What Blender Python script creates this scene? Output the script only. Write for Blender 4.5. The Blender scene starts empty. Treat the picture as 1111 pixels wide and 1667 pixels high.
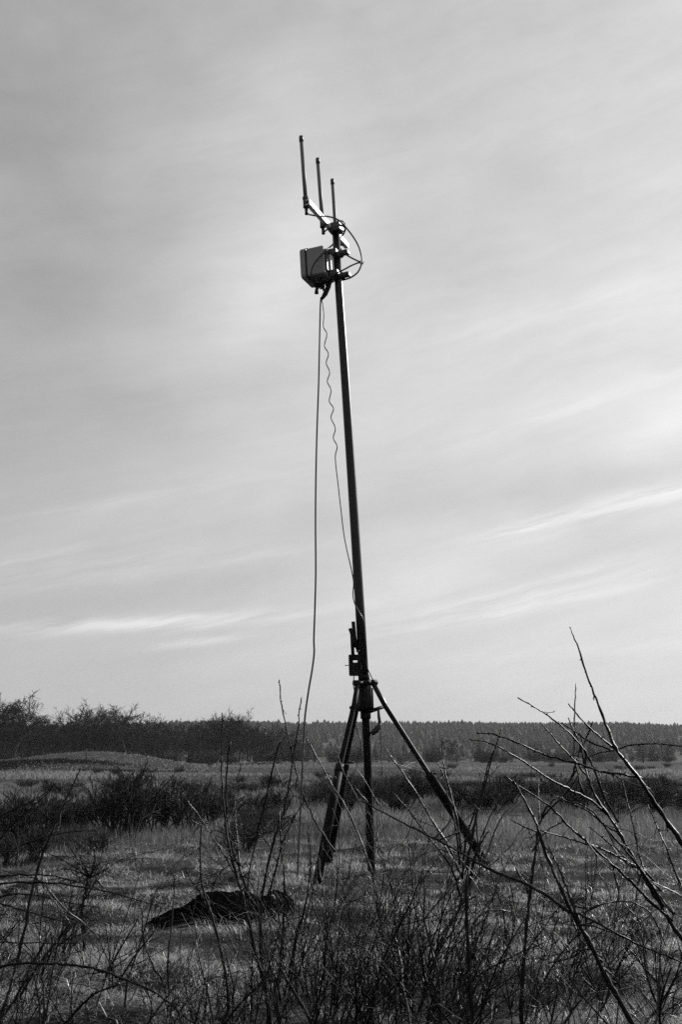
import bpy, math, random
import numpy as np
from mathutils import Vector

SC = bpy.context.scene
COL = SC.collection
F = 1900.0            # focal length in photo pixels (photo 1111 x 1667)
CX, CY = 555.5, 833.5
HORIZON = 1238.0
PITCH = math.atan((HORIZON - CY) / F)
EYE = 1.15
CP, SP = math.cos(PITCH), math.sin(PITCH)
PI = math.pi


def ray(px, py):
    xc = (px - CX) / F
    yc = -(py - CY) / F
    return xc, CP - yc * SP, SP + yc * CP


def at(px, py, Y):
    dx, dy, dz = ray(px, py)
    k = Y / dy
    return np.array([dx * k, Y, EYE + dz * k])


def atz(px, py, z):
    dx, dy, dz = ray(px, py)
    k = (z - EYE) / dz
    return np.array([dx * k, dy * k, z])


def pxr(w, py, Y):
    """radius in metres of a round thing w pixels wide"""
    return 0.5 * w / F * Y / ray(0, py)[1]


# ------------------------------------------------------------------ noise
_rs = np.random.RandomState(7)
_P = _rs.rand(256, 256)


def vnoise(x, y):
    x = np.asarray(x, float); y = np.asarray(y, float)
    xi = np.floor(x).astype(int); yi = np.floor(y).astype(int)
    fx = x - xi; fy = y - yi
    fx = fx * fx * (3 - 2 * fx); fy = fy * fy * (3 - 2 * fy)
    a = _P[xi % 256, yi % 256]; b = _P[(xi + 1) % 256, yi % 256]
    c = _P[xi % 256, (yi + 1) % 256]; d = _P[(xi + 1) % 256, (yi + 1) % 256]
    return (a * (1 - fx) + b * fx) * (1 - fy) + (c * (1 - fx) + d * fx) * fy


def sstep(a, b, x):
    t = np.clip((np.asarray(x, float) - a) / (b - a), 0, 1)
    return t * t * (3 - 2 * t)


HILL_Y0, HILL_Y1 = 620.0, 1120.0


def hill_h(x):
    return 27.0 + 3.0 * np.sin(np.asarray(x) * 0.006 + 0.9) + 5.0 * (vnoise(np.asarray(x) * 0.008 + 40, 3.3) - 0.5) - 0.004 * np.asarray(x)


def gz(x, y):
    x = np.asarray(x, float); y = np.asarray(y, float)
    far = 1 - sstep(40, 90, y)
    z = (vnoise(x * 2.1 + 11, y * 2.6 + 5) - 0.5) * 0.13 * far
    z = z + (vnoise(x * 3.1 + 71, y * 3.6 + 25) - 0.5) * 0.055 * far
    z = z + (vnoise(x * 0.45 + 3, y * 0.45 + 9) - 0.5) * 0.16 * far
    z = z + (vnoise(x * 0.03, y * 0.03 + 20) - 0.5) * 0.5 * sstep(40, 110, y)
    z = z + 0.65 * sstep(60, 210, y)
    z = z + 1.7 * np.exp(-((x + 24.0) / 8.5) ** 2 - ((y - 116) / 11.0) ** 2)
    z = z + 0.75 * np.exp(-((x + 42) / 12.0) ** 2 - ((y - 108) / 9.0) ** 2)
    z = z + 0.5 * np.exp(-((x + 6) / 9.0) ** 2 - ((y - 150) / 16.0) ** 2)
    h = hill_h(x)
    z = z + h * sstep(HILL_Y0, HILL_Y1, y)
    return z


# ------------------------------------------------------------------ materials
def nodes_of(m):
    m.use_nodes = True
    nt = m.node_tree
    return nt, nt.nodes.get('Principled BSDF')


def mat(name, v, rough=0.6, var=0.35, scale=30.0, metal=0.0, spec=0.5, bump=0.0, stretch=None, v2=None):
    m = bpy.data.materials.new(name)
    nt, b = nodes_of(m)
    N = nt.nodes; L = nt.links
    tc = N.new('ShaderNodeTexCoord')
    mp = N.new('ShaderNodeMapping')
    if stretch: mp.inputs['Scale'].default_value = stretch
    no = N.new('ShaderNodeTexNoise'); no.inputs['Scale'].default_value = scale
    no.inputs['Detail'].default_value = 6; no.inputs['Roughness'].default_value = 0.65
    L.new(tc.outputs['Object'], mp.inputs['Vector']); L.new(mp.outputs['Vector'], no.inputs['Vector'])
    cr = N.new('ShaderNodeValToRGB')
    lo = v * (1 - var); hi = v2 if v2 is not None else v * (1 + var)
    cr.color_ramp.elements[0].position = 0.3; cr.color_ramp.elements[1].position = 0.72
    cr.color_ramp.elements[0].color = (lo, lo, lo, 1); cr.color_ramp.elements[1].color = (hi, hi, hi, 1)
    L.new(no.outputs['Fac'], cr.inputs['Fac']); L.new(cr.outputs['Color'], b.inputs['Base Color'])
    mr = N.new('ShaderNodeMapRange')
    mr.inputs['To Min'].default_value = max(0.05, rough - 0.1); mr.inputs['To Max'].default_value = min(1, rough + 0.12)
    L.new(no.outputs['Fac'], mr.inputs['Value']); L.new(mr.outputs['Result'], b.inputs['Roughness'])
    b.inputs['Metallic'].default_value = metal
    b.inputs['Specular IOR Level'].default_value = spec
    if bump:
        bp = N.new('ShaderNodeBump'); bp.inputs['Strength'].default_value = bump
        bp.inputs['Distance'].default_value = 0.005
        L.new(no.outputs['Fac'], bp.inputs['Height']); L.new(bp.outputs['Normal'], b.inputs['Normal'])
    return m


M = {}
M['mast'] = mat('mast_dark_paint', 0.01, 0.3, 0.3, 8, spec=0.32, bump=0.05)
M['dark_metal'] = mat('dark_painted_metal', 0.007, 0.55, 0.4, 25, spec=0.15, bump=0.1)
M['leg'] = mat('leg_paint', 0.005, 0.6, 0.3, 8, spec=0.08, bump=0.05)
M['galv'] = mat('galvanised_plate', 0.72, 0.42, 0.12, 40, metal=0.0, bump=0.05)
M['clamp'] = mat('cast_clamp_metal', 0.06, 0.45, 0.3, 40, metal=0.3)
M['antenna'] = mat('antenna_fibreglass', 0.10, 0.5, 0.12, 15)
M['antenna_dark'] = mat('antenna_ferrule', 0.05, 0.4, 0.2, 30)
M['enclosure'] = mat('enclosure_plastic', 0.21, 0.55, 0.1, 12)
M['rubber'] = mat('black_rubber_cable', 0.008, 0.5, 0.3, 20)
M['thin_cable'] = mat('grey_cable_jacket', 0.03, 0.4, 0.3, 20)
M['pale_plastic'] = mat('pale_nylon', 0.7, 0.5, 0.1, 20)
M['bark'] = mat('twig_bark', 0.006, 0.4, 0.5, 45, spec=0.14, bump=0.4)
M['bark_pale'] = mat('dry_pale_twig', 0.035, 0.38, 0.4, 45, spec=0.5, bump=0.3)
M['tree_bark'] = mat('far_tree_bark', 0.055, 0.9, 0.35, 1.5, spec=0.1)
M['tree_twig'] = mat('far_tree_twigs', 0.024, 0.95, 0.3, 1.0, spec=0.05)
M['conifer'] = mat('conifer_needles', 0.012, 0.9, 0.5, 0.8, spec=0.1)
M['broom'] = mat('broom_twigs', 0.028, 0.8, 0.5, 3.0, spec=0.15)
M['tarp'] = mat('black_tarp_fabric', 0.003, 0.9, 0.4, 20, spec=0.0, bump=0.3)
M['post'] = mat('weathered_post', 0.06, 0.8, 0.3, 6, spec=0.2)
M['brown_leaf'] = mat('dead_leaf', 0.3, 0.6, 0.4, 60)


def ground_material():
    m = bpy.data.materials.new('dry_meadow_soil')
    nt, b = nodes_of(m); N = nt.nodes; L = nt.links
    tc = N.new('ShaderNodeTexCoord')

    def noise(sc, det=8, rough=0.7, st=None):
        n = N.new('ShaderNodeTexNoise'); n.inputs['Scale'].default_value = sc
        n.inputs['Detail'].default_value = det; n.inputs['Roughness'].default_value = rough
        if st:
            mp = N.new('ShaderNodeMapping'); mp.inputs['Scale'].default_value = st
            L.new(tc.outputs['Object'], mp.inputs['Vector']); L.new(mp.outputs['Vector'], n.inputs['Vector'])
        else:
            L.new(tc.outputs['Object'], n.inputs['Vector'])
        return n

    def ramp(n, p0, v0, p1, v1):
        r = N.new('ShaderNodeValToRGB'); e = r.color_ramp.elements
        e[0].position = p0; e[0].color = (v0, v0, v0, 1); e[1].position = p1; e[1].color = (v1, v1, v1, 1)
        L.new(n.outputs['Fac'], r.inputs['Fac']); return r
    fine = ramp(noise(32.0, 12, 0.8), 0.36, 0.25, 0.66, 1.9)
    mid = ramp(noise(1.3, 6, 0.65), 0.38, 0.4, 0.62, 1.6)
    big = ramp(noise(0.045, 6, 0.65, (1, 2.2, 1)), 0.38, 0.03, 0.62, 0.085)
    m1 = N.new('ShaderNodeMixRGB'); m1.blend_type = 'MULTIPLY'; m1.inputs[0].default_value = 1
    m2 = N.new('ShaderNodeMixRGB'); m2.blend_type = 'MULTIPLY'; m2.inputs[0].default_value = 1
    L.new(fine.outputs[0], m1.inputs[1]); L.new(mid.outputs[0], m1.inputs[2])
    L.new(m1.outputs[0], m2.inputs[1]); L.new(big.outputs[0], m2.inputs[2])
    L.new(m2.outputs[0], b.inputs['Base Color'])
    b.inputs['Roughness'].default_value = 0.95; b.inputs['Specular IOR Level'].default_value = 0.1
    bp = N.new('ShaderNodeBump'); bp.inputs['Strength'].default_value = 1.0; bp.inputs['Distance'].default_value = 0.06
    L.new(fine.outputs[0], bp.inputs['Height']); L.new(bp.outputs['Normal'], b.inputs['Normal'])
    return m


def grass_material(name, rough, spec, trans):
    m = bpy.data.materials.new(name)
    nt, b = nodes_of(m); N = nt.nodes; L = nt.links
    a = N.new('ShaderNodeAttribute'); a.attribute_name = 'tone'
    tr = N.new('ShaderNodeBsdfTranslucent'); mx = N.new('ShaderNodeMixShader'); mx.inputs[0].default_value = trans
    L.new(a.outputs['Color'], b.inputs['Base Color']); L.new(a.outputs['Color'], tr.inputs['Color'])
    b.inputs['Roughness'].default_value = rough; b.inputs['Specular IOR Level'].default_value = spec
    L.new(b.outputs[0], mx.inputs[1]); L.new(tr.outputs[0], mx.inputs[2])
    L.new(mx.outputs[0], N['Material Output'].inputs['Surface'])
    return m


M['ground'] = ground_material()
M['grass'] = grass_material('grass_blades', .36, .6, .45)
M['grass_tall'] = grass_material('tall_grass_blades', .6, .2, .4)
M['grass_far'] = grass_material('far_grass_blades', .9, .03, .35)


# ------------------------------------------------------------------ mesh building
class MB:
    def __init__(s):
        s.v = []; s.f = []; s.sm = []; s.n = 0

    def add(s, verts, faces, smooth=True):
        o = s.n
        s.v.append(np.asarray(verts, float)); s.n += len(verts)
        for f in faces:
            s.f.append(tuple(i + o for i in f)); s.sm.append(smooth)

    def tube(s, pts, rad, sides=6, cap=True):
        pts = np.asarray(pts, float); n = len(pts)
        rad = np.full(n, rad) if np.isscalar(rad) else np.asarray(rad, float)
        tan = np.gradient(pts, axis=0)
        tan /= (np.linalg.norm(tan, axis=1)[:, None] + 1e-12)
        up = np.array([0, 0, 1.0]) if abs(tan[0, 2]) < 0.9 else np.array([1.0, 0, 0])
        u = np.cross(tan[0], up); u /= np.linalg.norm(u)
        ang = np.arange(sides) * 2 * PI / sides
        ca, sa = np.cos(ang)[:, None], np.sin(ang)[:, None]
        V = []
        for i in range(n):
            u = u - tan[i] * np.dot(u, tan[i]); u /= (np.linalg.norm(u) + 1e-12)
            w = np.cross(tan[i], u)
            V.append(pts[i] + rad[i] * (ca * u + sa * w))
        V = np.concatenate(V)
        fs = []
        for i in range(n - 1):
            for k in range(sides):
                a = i * sides + k; b = i * sides + (k + 1) % sides
                fs.append((a, b, b + sides, a + sides))
        s.add(V, fs, True)
        if cap:
            o = s.n - len(V)
            s.f.append(tuple(o + k for k in range(sides))[::-1]); s.sm.append(False)
            s.f.append(tuple(o + (n - 1) * sides + k for k in range(sides))); s.sm.append(False)

    def prism(s, c, e1, e2, e3, a, b, d, r=0.0, seg=3):
        """rounded rectangle a x b (half sizes on e1, e3) extruded +-d along e2"""
        c = np.asarray(c, float)
        r = min(r, a * 0.98, b * 0.98)
        pr = []
        if r <= 0:
            pr = [(-a, -b), (a, -b), (a, b), (-a, b)]
        else:
            for (qx, qy, t0) in ((a - r, -b + r, -PI / 2), (a - r, b - r, 0), (-a + r, b - r, PI / 2), (-a + r, -b + r, PI)):
                for k in range(seg + 1):
                    t = t0 + PI / 2 * k / seg
                    pr.append((qx + r * math.cos(t), qy + r * math.sin(t)))
        n = len(pr)
        ch = min(r * 0.5, d * 0.3) if r > 0 else 0
        rings = []
        lay = [(-d, 1 - ch / max(a, b)), (-d + ch, 1), (d - ch, 1), (d, 1 - ch / max(a, b))] if ch > 0 else [(-d, 1), (d, 1)]
        for (y, k) in lay:
            for (x, z) in pr:
                rings.append(c + e1 * x * k + e2 * y + e3 * z * k)
        fs = []
        for l in range(len(lay) - 1):
            for k in range(n):
                p = l * n + k; q = l * n + (k + 1) % n
                fs.append((p, p + n, q + n, q))
        fs.append(tuple(range(n))); fs.append(tuple((len(lay) - 1) * n + k for k in range(n))[::-1])
        s.add(np.array(rings), fs, False)

    def build(s, name, material, parent=None, loc=None):
        """linked as one mesh object; loc: world origin (a part takes its thing's origin)"""
        me = bpy.data.meshes.new(name)
        V = np.concatenate(s.v)
        org = np.zeros(3)
        if parent is not None:
            org = np.array(parent.get('_o', (0, 0, 0)))
        elif loc is not None:
            org = np.asarray(loc, float)
        me.from_pydata((V - org).tolist(), [], s.f)
        me.polygons.foreach_set('use_smooth', s.sm)
        me.materials.append(material)
        me.update()
        o = bpy.data.objects.new(name, me)
        COL.objects.link(o)
        if parent is not None:
            o.parent = parent; o['_o'] = tuple(float(q) for q in org)
        else:
            o.location = org; o['_o'] = tuple(float(q) for q in org)
        return o


def tag(o, label=None, cat=None, group=None, kind=None):
    if label: o['label'] = label
    if cat: o['category'] = cat
    if group: o['group'] = group
    if kind: o['kind'] = kind
    return o


def thing(name, label, cat, loc, group=None):
    o = bpy.data.objects.new(name, None)
    o.empty_display_size = 0.1
    COL.objects.link(o)
    o.location = [float(q) for q in loc]; o['_o'] = tuple(float(q) for q in loc)
    return tag(o, label, cat, group)


def copy_tree(o, loc, rz=0, sc=(1, 1, 1), label=None, group=None):
    c = o.copy(); COL.objects.link(c)
    c.location = loc; c.rotation_euler = (0, 0, rz); c.scale = sc
    if label: c['label'] = label
    if group: c['group'] = group
    for ch in list(o.children):
        d = ch.copy(); COL.objects.link(d); d.parent = c
        for g in list(ch.children):
            e = g.copy(); COL.objects.link(e); e.parent = d
    return c


def smooth(pts, k=4):
    """Catmull-Rom through rows of any width"""
    P = np.asarray(pts, float)
    if len(P) < 3: return P
    Q = np.vstack([2 * P[0] - P[1], P, 2 * P[-1] - P[-2]])
    out = []
    for i in range(1, len(Q) - 2):
        for t in np.arange(k) / k:
            a, b, c, d = Q[i - 1], Q[i], Q[i + 1], Q[i + 2]
            out.append(0.5 * (2 * b + (c - a) * t + (2 * a - 5 * b + 4 * c - d) * t * t + (3 * b - a - 3 * c + d) * t ** 3))
    out.append(P[-1])
    return np.array(out)


def unit(v):
    v = np.asarray(v, float); return v / (np.linalg.norm(v) + 1e-12)


# ------------------------------------------------------------------ setting: ground, hill
def grid_axis(parts):
    out = []
    for a, b, st in parts:
        out += list(np.arange(a, b, st))
    out.append(parts[-1][1])
    return np.array(out)


xs_pos = grid_axis([(0, 6, 0.09), (6, 9, .15), (9, 30, 0.6), (30, 90, 2.0), (90, 400, 12), (400, 1500, 50)])
gx = np.concatenate([-xs_pos[:0:-1], xs_pos])
gy = grid_axis([(-6, 2, 1.0), (2, 12, 0.09), (12, 20, 0.15), (20, 45, 0.4), (45, 220, 2.0), (220, 600, 12), (600, 1200, 15), (1200, 2000, 100)])
X, Y = np.meshgrid(gx, gy)
Z = gz(X, Y)
nx, ny = len(gx), len(gy)
me = bpy.data.meshes.new('ground')
ii = np.arange(nx * ny).reshape(ny, nx)
quads = np.stack([ii[:-1, :-1], ii[:-1, 1:], ii[1:, 1:], ii[1:, :-1]], -1).reshape(-1, 4)


def np_mesh(me, V, Fc):
    k = Fc.shape[1]
    me.vertices.add(len(V)); me.vertices.foreach_set('co', V.astype(np.float32).ravel())
    me.loops.add(Fc.size); me.loops.foreach_set('vertex_index', Fc.astype(np.int32).ravel())
    me.polygons.add(len(Fc))
    me.polygons.foreach_set('loop_start', (np.arange(len(Fc)) * k).astype(np.int32))
    me.polygons.foreach_set('loop_total', np.full(len(Fc), k, np.int32))
    me.update(calc_edges=True); me.validate()


np_mesh(me, np.stack([X, Y, Z], -1).reshape(-1, 3), quads)
me.polygons.foreach_set('use_smooth', np.ones(len(me.polygons), bool))
me.materials.append(M['ground'])
ground = bpy.data.objects.new('ground', me); COL.objects.link(ground)
tag(ground, 'rough dry meadow rising far off into a low wooded hill', 'ground', kind='structure')


# ------------------------------------------------------------------ grass (stuff)
def blades(name, pos, h, w, lean, tone, rs, label, mtl='grass'):
    n = len(pos)
    az = rs.rand(n) * 2 * PI
    la = rs.rand(n) * 2 * PI
    side = np.stack([np.cos(az), np.sin(az), np.zeros(n)], -1) * (w / 2)[:, None]
    ld = np.stack([np.cos(la), np.sin(la), np.zeros(n)], -1) * (h * lean)[:, None]
    up = np.zeros((n, 3)); up[:, 2] = h * np.sqrt(np.clip(1 - 0.5 * lean ** 2, 0.2, 1))
    b = pos - np.array([0, 0, 0.015])
    m1 = b + up * 0.55 + ld * 0.25
    tip = b + up * np.clip(1 - 0.33 * lean[:, None], 0.22, 1) + ld
    V = np.stack([b - side, b + side, m1 - side * 0.75, m1 + side * 0.75, tip], 1).reshape(-1, 3)
    o = (np.arange(n) * 5)[:, None, None]
    Fc = (np.array([[0, 1, 2], [1, 3, 2], [2, 3, 4]])[None] + o).reshape(-1, 3)
    me = bpy.data.meshes.new(name)
    np_mesh(me, V, Fc)
    at_ = me.attributes.new('tone', 'FLOAT_COLOR', 'POINT')
    t = np.repeat(tone, 5)
    c = np.stack([t, t, t, np.ones_like(t)], -1).astype(np.float32)
    at_.data.foreach_set('color', c.ravel())
    me.materials.append(M[mtl])
    ob = bpy.data.objects.new(name, me); COL.objects.link(ob)
    return tag(ob, label, 'grass', kind='stuff')


def scatter(rs, n, y0, y1, margin=1.5, power=1.0):
    """points in the wedge the camera sees (plus a margin), denser towards the camera"""
    y = y0 * (y1 / y0) ** (rs.rand(n) ** power)
    half = y * 0.31 + margin
    x = (rs.rand(n) * 2 - 1) * half
    return x, y


rs = np.random.RandomState(11)
# short matted turf round the tripod
x, y = scatter(rs, 470000, 4.0, 17.0)
cl = vnoise(x * 2.3 + 7, y * 2.3 + 1); cl2 = vnoise(x * 0.8 + 31, y * 1.3 + 17); cl3 = vnoise(x * 4.5 + 3, y * 5.5 + 61)
patch = sstep(.3, .62, .6 * vnoise(x * 1.7 + 90, y * 1.8 + 44) + .4 * cl3)
keep = rs.rand(len(x)) < 0.62 + 0.4 * cl * cl3 + 0.2 * patch
x, y, cl, cl2, cl3, patch = [q[keep] for q in (x, y, cl, cl2, cl3, patch)]
h = (0.045 + 0.06 * cl ** 2 + 0.07 * patch * cl3) * (0.5 + 0.9 * rs.rand(len(x)))
tone = np.clip((0.024 + 0.08 * cl2 ** 2 + 0.42 * patch * (.35 + .9 * cl3)) * np.exp(rs.randn(len(x)) * 0.7), 0.006, 0.62)
hp = (x > -1.0) & (x < -.35) & (y > 8.25) & (y < 8.8) 
h = np.where(hp, h * (1 + 1.2 * rs.rand(len(x))), h)
blades('short_grass', np.stack([x, y, gz(x, y)], -1), h, 0.0020 + 0.00028 * y, 0.8 + 1.3 * rs.rand(len(x)), tone, rs,
       'short matted dry grass around the tripod feet')
# taller standing grass beyond the tripod
x, y = scatter(rs, 210000, 12.0, 46.0, 3.0)
cl = vnoise(x * 1.1 + 57, y * 0.7 + 13); cl2 = vnoise(x * 0.35 + 1, y * 0.3 + 77)
keep = rs.rand(len(x)) < 0.2 + 0.9 * cl
x, y, cl, cl2 = x[keep], y[keep], cl[keep], cl2[keep]
ht = sstep(12.5, 17, y)
h = (0.05 + 0.24 * ht * (0.4 + 0.7 * cl2)) * (0.5 + 0.8 * rs.rand(len(x)))
tone = np.clip((0.05 + 0.18 * cl2) * np.exp(rs.randn(len(x)) * 0.45), 0.01, 0.5)
blades('tall_grass', np.stack([x, y, gz(x, y)], -1), h, 0.0018 + 0.00026 * y, 0.15 + 0.6 * rs.rand(len(x)), tone, rs,
       'tall pale dry grass standing beyond the tripod', 'grass_tall')
# far meadow grass
x, y = scatter(rs, 60000, 44.0, 190.0, 10.0)
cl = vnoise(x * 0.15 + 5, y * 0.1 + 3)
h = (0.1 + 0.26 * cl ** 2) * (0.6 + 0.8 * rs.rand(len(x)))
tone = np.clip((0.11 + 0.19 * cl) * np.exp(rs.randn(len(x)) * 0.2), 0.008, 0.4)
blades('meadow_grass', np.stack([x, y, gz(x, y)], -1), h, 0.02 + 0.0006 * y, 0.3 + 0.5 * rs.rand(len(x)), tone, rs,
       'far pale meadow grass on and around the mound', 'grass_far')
# patches of low, dark-toned blades on the mound's left flank and beyond
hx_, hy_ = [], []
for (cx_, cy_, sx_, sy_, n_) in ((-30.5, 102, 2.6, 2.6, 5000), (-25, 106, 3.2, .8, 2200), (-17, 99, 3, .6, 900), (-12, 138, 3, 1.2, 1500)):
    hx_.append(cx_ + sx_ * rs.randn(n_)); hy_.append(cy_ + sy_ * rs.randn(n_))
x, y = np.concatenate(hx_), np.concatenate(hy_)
blades('dark_blades', np.stack([x, y, gz(x, y)], -1),   .12 + .13 * rs.rand(len(x)), .05 + .04 * rs.rand(len(x)), .3 + .5 * rs.rand(len(x)), .012 + .012 * rs.rand(len(x)), rs,
       'dark low blades streaked over the left flank of the mound', 'grass_far')
# fallen twig litter
x, y = scatter(rs, 9000, 4.0, 14.0)
blades('twig_litter', np.stack([x, y, gz(x, y) + .02], -1), .06 + .14 * rs.rand(len(x)) ** 2, .003 + .003 * rs.rand(len(x)), 1.6 + .6 * rs.rand(len(x)), np.clip(.03 * np.exp(rs.randn(len(x))), .006, .5), rs,
       'fallen twigs and stalk litter lying over the turf')
# pale bent stalks that catch the light
x, y = scatter(rs, 3600, 4.4, 15.0)
h = 0.06 + 0.16 * rs.rand(len(x)) ** 2
tone = np.clip(0.32 * np.exp(rs.randn(len(x)) * 0.5), 0.05, 0.7)
blades('dry_stalks', np.stack([x, y, gz(x, y)], -1), h, 0.0035 + 0.004 * rs.rand(len(x)), 0.5 + 0.9 * rs.rand(len(x)), tone, rs,
       'scattered bleached stalks in the short grass')


# ------------------------------------------------------------------ plants: generators
def grow(mbs, p, d, L, r, lvl, mx, rg, kids, trop=0.05, wob=0.18, sides=(6, 5, 4, 3, 3, 3), rmin=0.0015, shrink=0.55, ang=(0.4, 0.9), first=0.25):
    n = max(3, 6 - lvl)
    pts = [np.array(p, float)]; d = unit(d)
    for i in range(n):
        d = unit(d + rg.normal(0, wob, 3) + np.array([0, 0, trop]))
        pts.append(pts[-1] + d * L / n)
    pts = np.array(pts)
    rad = np.linspace(r, max(rmin, r * 0.4), n + 1)
    mbs[min(lvl, len(mbs) - 1)].tube(pts, rad, sides[lvl], cap=(lvl == 0))
    if lvl >= mx: return
    for k in range(kids[lvl]):
        t = first + (1 - first) * (k + rg.rand()) / kids[lvl]
        j = min(n - 1, int(t * n)); q = pts[j] + (pts[j + 1] - pts[j]) * (t * n - j)
        ax = unit(pts[j + 1] - pts[j])
        side = unit(np.cross(ax, rg.normal(0, 1, 3)))
        a = ang[0] + (ang[1] - ang[0]) * rg.rand()
        nd = ax * math.cos(a) + side * math.sin(a)
        grow(mbs, q, nd, L * shrink * (1.15 - 0.55 * t) * (0.7 + 0.6 * rg.rand()), max(rmin, r * (1 - 0.6 * t) * 0.55), lvl + 1, mx, rg, kids, trop, wob, sides, rmin, shrink, ang, 0.2)


def bare_tree(seed, H, spread=1.0, kids=(11, 7, 6, 5), rmin=0.025):
    rg = np.random.RandomState(seed)
    t = MB(); c = MB()
    trunk_h = H * 0.42
    pts = [np.zeros(3) - np.array([0, 0, 0.3])]; d = np.array([rg.normal(0, .04), rg.normal(0, .04), 1.0])
    for i in range(6):
        d = unit(d + np.array([rg.normal(0, .07), rg.normal(0, .07), .05])); pts.append(pts[-1] + d * H * 0.8 / 6)
    pts = np.array(pts)
    t.tube(pts, np.linspace(H * .022, H * .006, 7), 7)
    for k in range(kids[0]):
        tt = 0.22 + 0.78 * (k + rg.rand()) / kids[0]
        j = min(5, int(tt * 6)); q = pts[j] + (pts[j + 1] - pts[j]) * (tt * 6 - j)
        a = k * 2.4 + rg.rand()
        el = 0.5 + 0.5 * tt
        nd = np.array([math.cos(a) * spread, math.sin(a) * spread, el])
        grow([c], q, nd, H * 0.42 * (1.1 - 0.45 * tt) * (0.8 + .4 * rg.rand()), H * 0.010 * (1.1 - .6 * tt), 1, 3, rg, (0,) + kids[1:], 0.06, 0.2, (5, 4, 3, 3, 3), rmin, 0.6, (0.4, 1.0))
    return t, c


def conifer_tree(seed, H, R, tiers=13, arms=9):
    rg = np.random.RandomState(seed)
    t = MB(); c = MB()
    t.tube([(0, 0, -.3), (0, 0, H * .5), (0, 0, H * .97)], [H * .014, H * .009, H * .002], 6)
    V = []; Fs = []
    for i in range(tiers):
        f = i / (tiers - 1)
        z = H * (0.1 + 0.86 * f); r = R * (1 - f) ** 0.8 + 0.06 * R
        for k in range(arms):
            if rg.rand() < 0.12: continue
            a = 2 * PI * (k + rg.rand() * .8) / arms + i * 0.7
            rr = r * (0.6 + 0.6 * rg.rand()); dr = 0.25 + 0.25 * rg.rand()
            u = np.array([math.cos(a), math.sin(a), 0]); w = np.array([-math.sin(a), math.cos(a), 0])
            z0 = z + rg.normal(0, H * .012)
            p0 = u * 0.02 + np.array([0, 0, z0])
            for q in range(3):
                f0 = 0.2 + q * 0.27; f1 = f0 + 0.42
                b0 = p0 + u * rr * f0 + np.array([0, 0, -dr * rr * f0 * .8]); b1 = p0 + u * rr * min(1, f1) + np.array([0, 0, -dr * rr * f1 * 0.6])
                ww = rr * 0.30 * (1.1 - f0) + .02
                o = len(V)
                V += [b0, b1 + w * ww + rg.normal(0, .04, 3) * R, b1 - w * ww + rg.normal(0, .04, 3) * R, b0 + np.array([0, 0, -rr * .18])]
                Fs += [(o, o + 1, o + 2), (o, o + 3, o + 1), (o, o + 2, o + 3)]
    V += [np.array([.05 * R, 0, H * .9]), np.array([-.05 * R, .04 * R, H * .9]), np.array([0, -.05 * R, H * .9]), np.array([0, 0, H * 1.02])]
    o = len(V) - 4
    Fs += [(o, o + 1, o + 3), (o + 1, o + 2, o + 3), (o + 2, o, o + 3)]
    c.add(np.array(V), Fs, False)
    return t, c


def broom_bush(seed, H, R, n=130, rbase=0.006):
    """upright evergreen-twigged bush: many fine stems fanned from the foot"""
    rg = np.random.RandomState(seed); c = MB()
    for k in range(n):
        a = rg.rand() * 2 * PI; rr = R * 0.35 * math.sqrt(rg.rand())
        p = np.array([math.cos(a) * rr, math.sin(a) * rr, -0.05])
        tilt = abs(rg.normal(0.25, 0.28))
        d = np.array([math.cos(a) * tilt, math.sin(a) * tilt, 1])
        grow([c], p, d, H * (0.55 + 0.55 * rg.rand()), rbase * (0.7 + .6 * rg.rand()), 2, 3, rg, (0, 0, 7, 0), 0.03, 0.16, (3, 3, 3, 3, 3), rbase * .55, 0.42, (0.25, 0.7), .25)
    return c


rg = np.random.RandomState(5)

# ------------------------------------------------------------------ far hill forest (stuff)
hf = MB()
hv = []; hfc = []; off = 0
Nh = 11000
hx = (rg.rand(Nh) * 2 - 1) * 620; hy = np.where(rg.rand(Nh) < .4, 1030 + 110 * rg.rand(Nh), 640 + 470 * rg.rand(Nh) ** 0.8)
hz = gz(hx, hy)
for i in range(Nh):
    big = 0.75 + 0.5 * vnoise(hx[i] * .02, hy[i] * .02)
    H = (5.4 + 2.2 * rg.rand() + (1.6 if rg.rand() < .04 else 0)) * big; R = H * (0.34 + .18 * rg.rand())
    base = np.array([hx[i], hy[i], hz[i] - 0.3])
    for (z0, z1, r) in ((0.0, 0.6, 1.0), (0.25, 0.86, 0.85), (0.55, 1.0, 0.5)):
        m = 6
        a = np.arange(m) * 2 * PI / m + rg.rand() * 6
        rad = R * r * (0.65 + .6 * rg.rand(m))
        ring = np.stack([np.cos(a) * rad, np.sin(a) * rad, z0 * H + H * .05 * rg.randn(m)], -1) + base
        ap = base + np.array([rg.normal(0, .1), 0, z1 * H])
        hv.append(np.vstack([ring, ap[None]]))
        hfc.append(np.stack([np.arange(m), (np.arange(m) + 1) % m, np.full(m, m)], -1) + off); off += m + 1
me = bpy.data.meshes.new('hill_forest')
np_mesh(me, np.concatenate(hv), np.concatenate(hfc)); me.materials.append(M['conifer'])
o = bpy.data.objects.new('hill_forest', me); COL.objects.link(o)
tag(o, 'far hazy conifer forest covering the low hill on the skyline', 'forest', kind='stuff')

# ------------------------------------------------------------------ bare tree belt on the left
protos = []
for s in range(5):
    t, c = bare_tree(30 + s, 10.0, 0.9 + .15 * (s % 3))
    root = thing('bare_tree', 'proto', 'tree', (0, 0, 0))
    t.build('trunk', M['tree_bark'], root); c.build('crown', M['tree_twig'], root)
    protos.append(root)
used = set()


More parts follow.
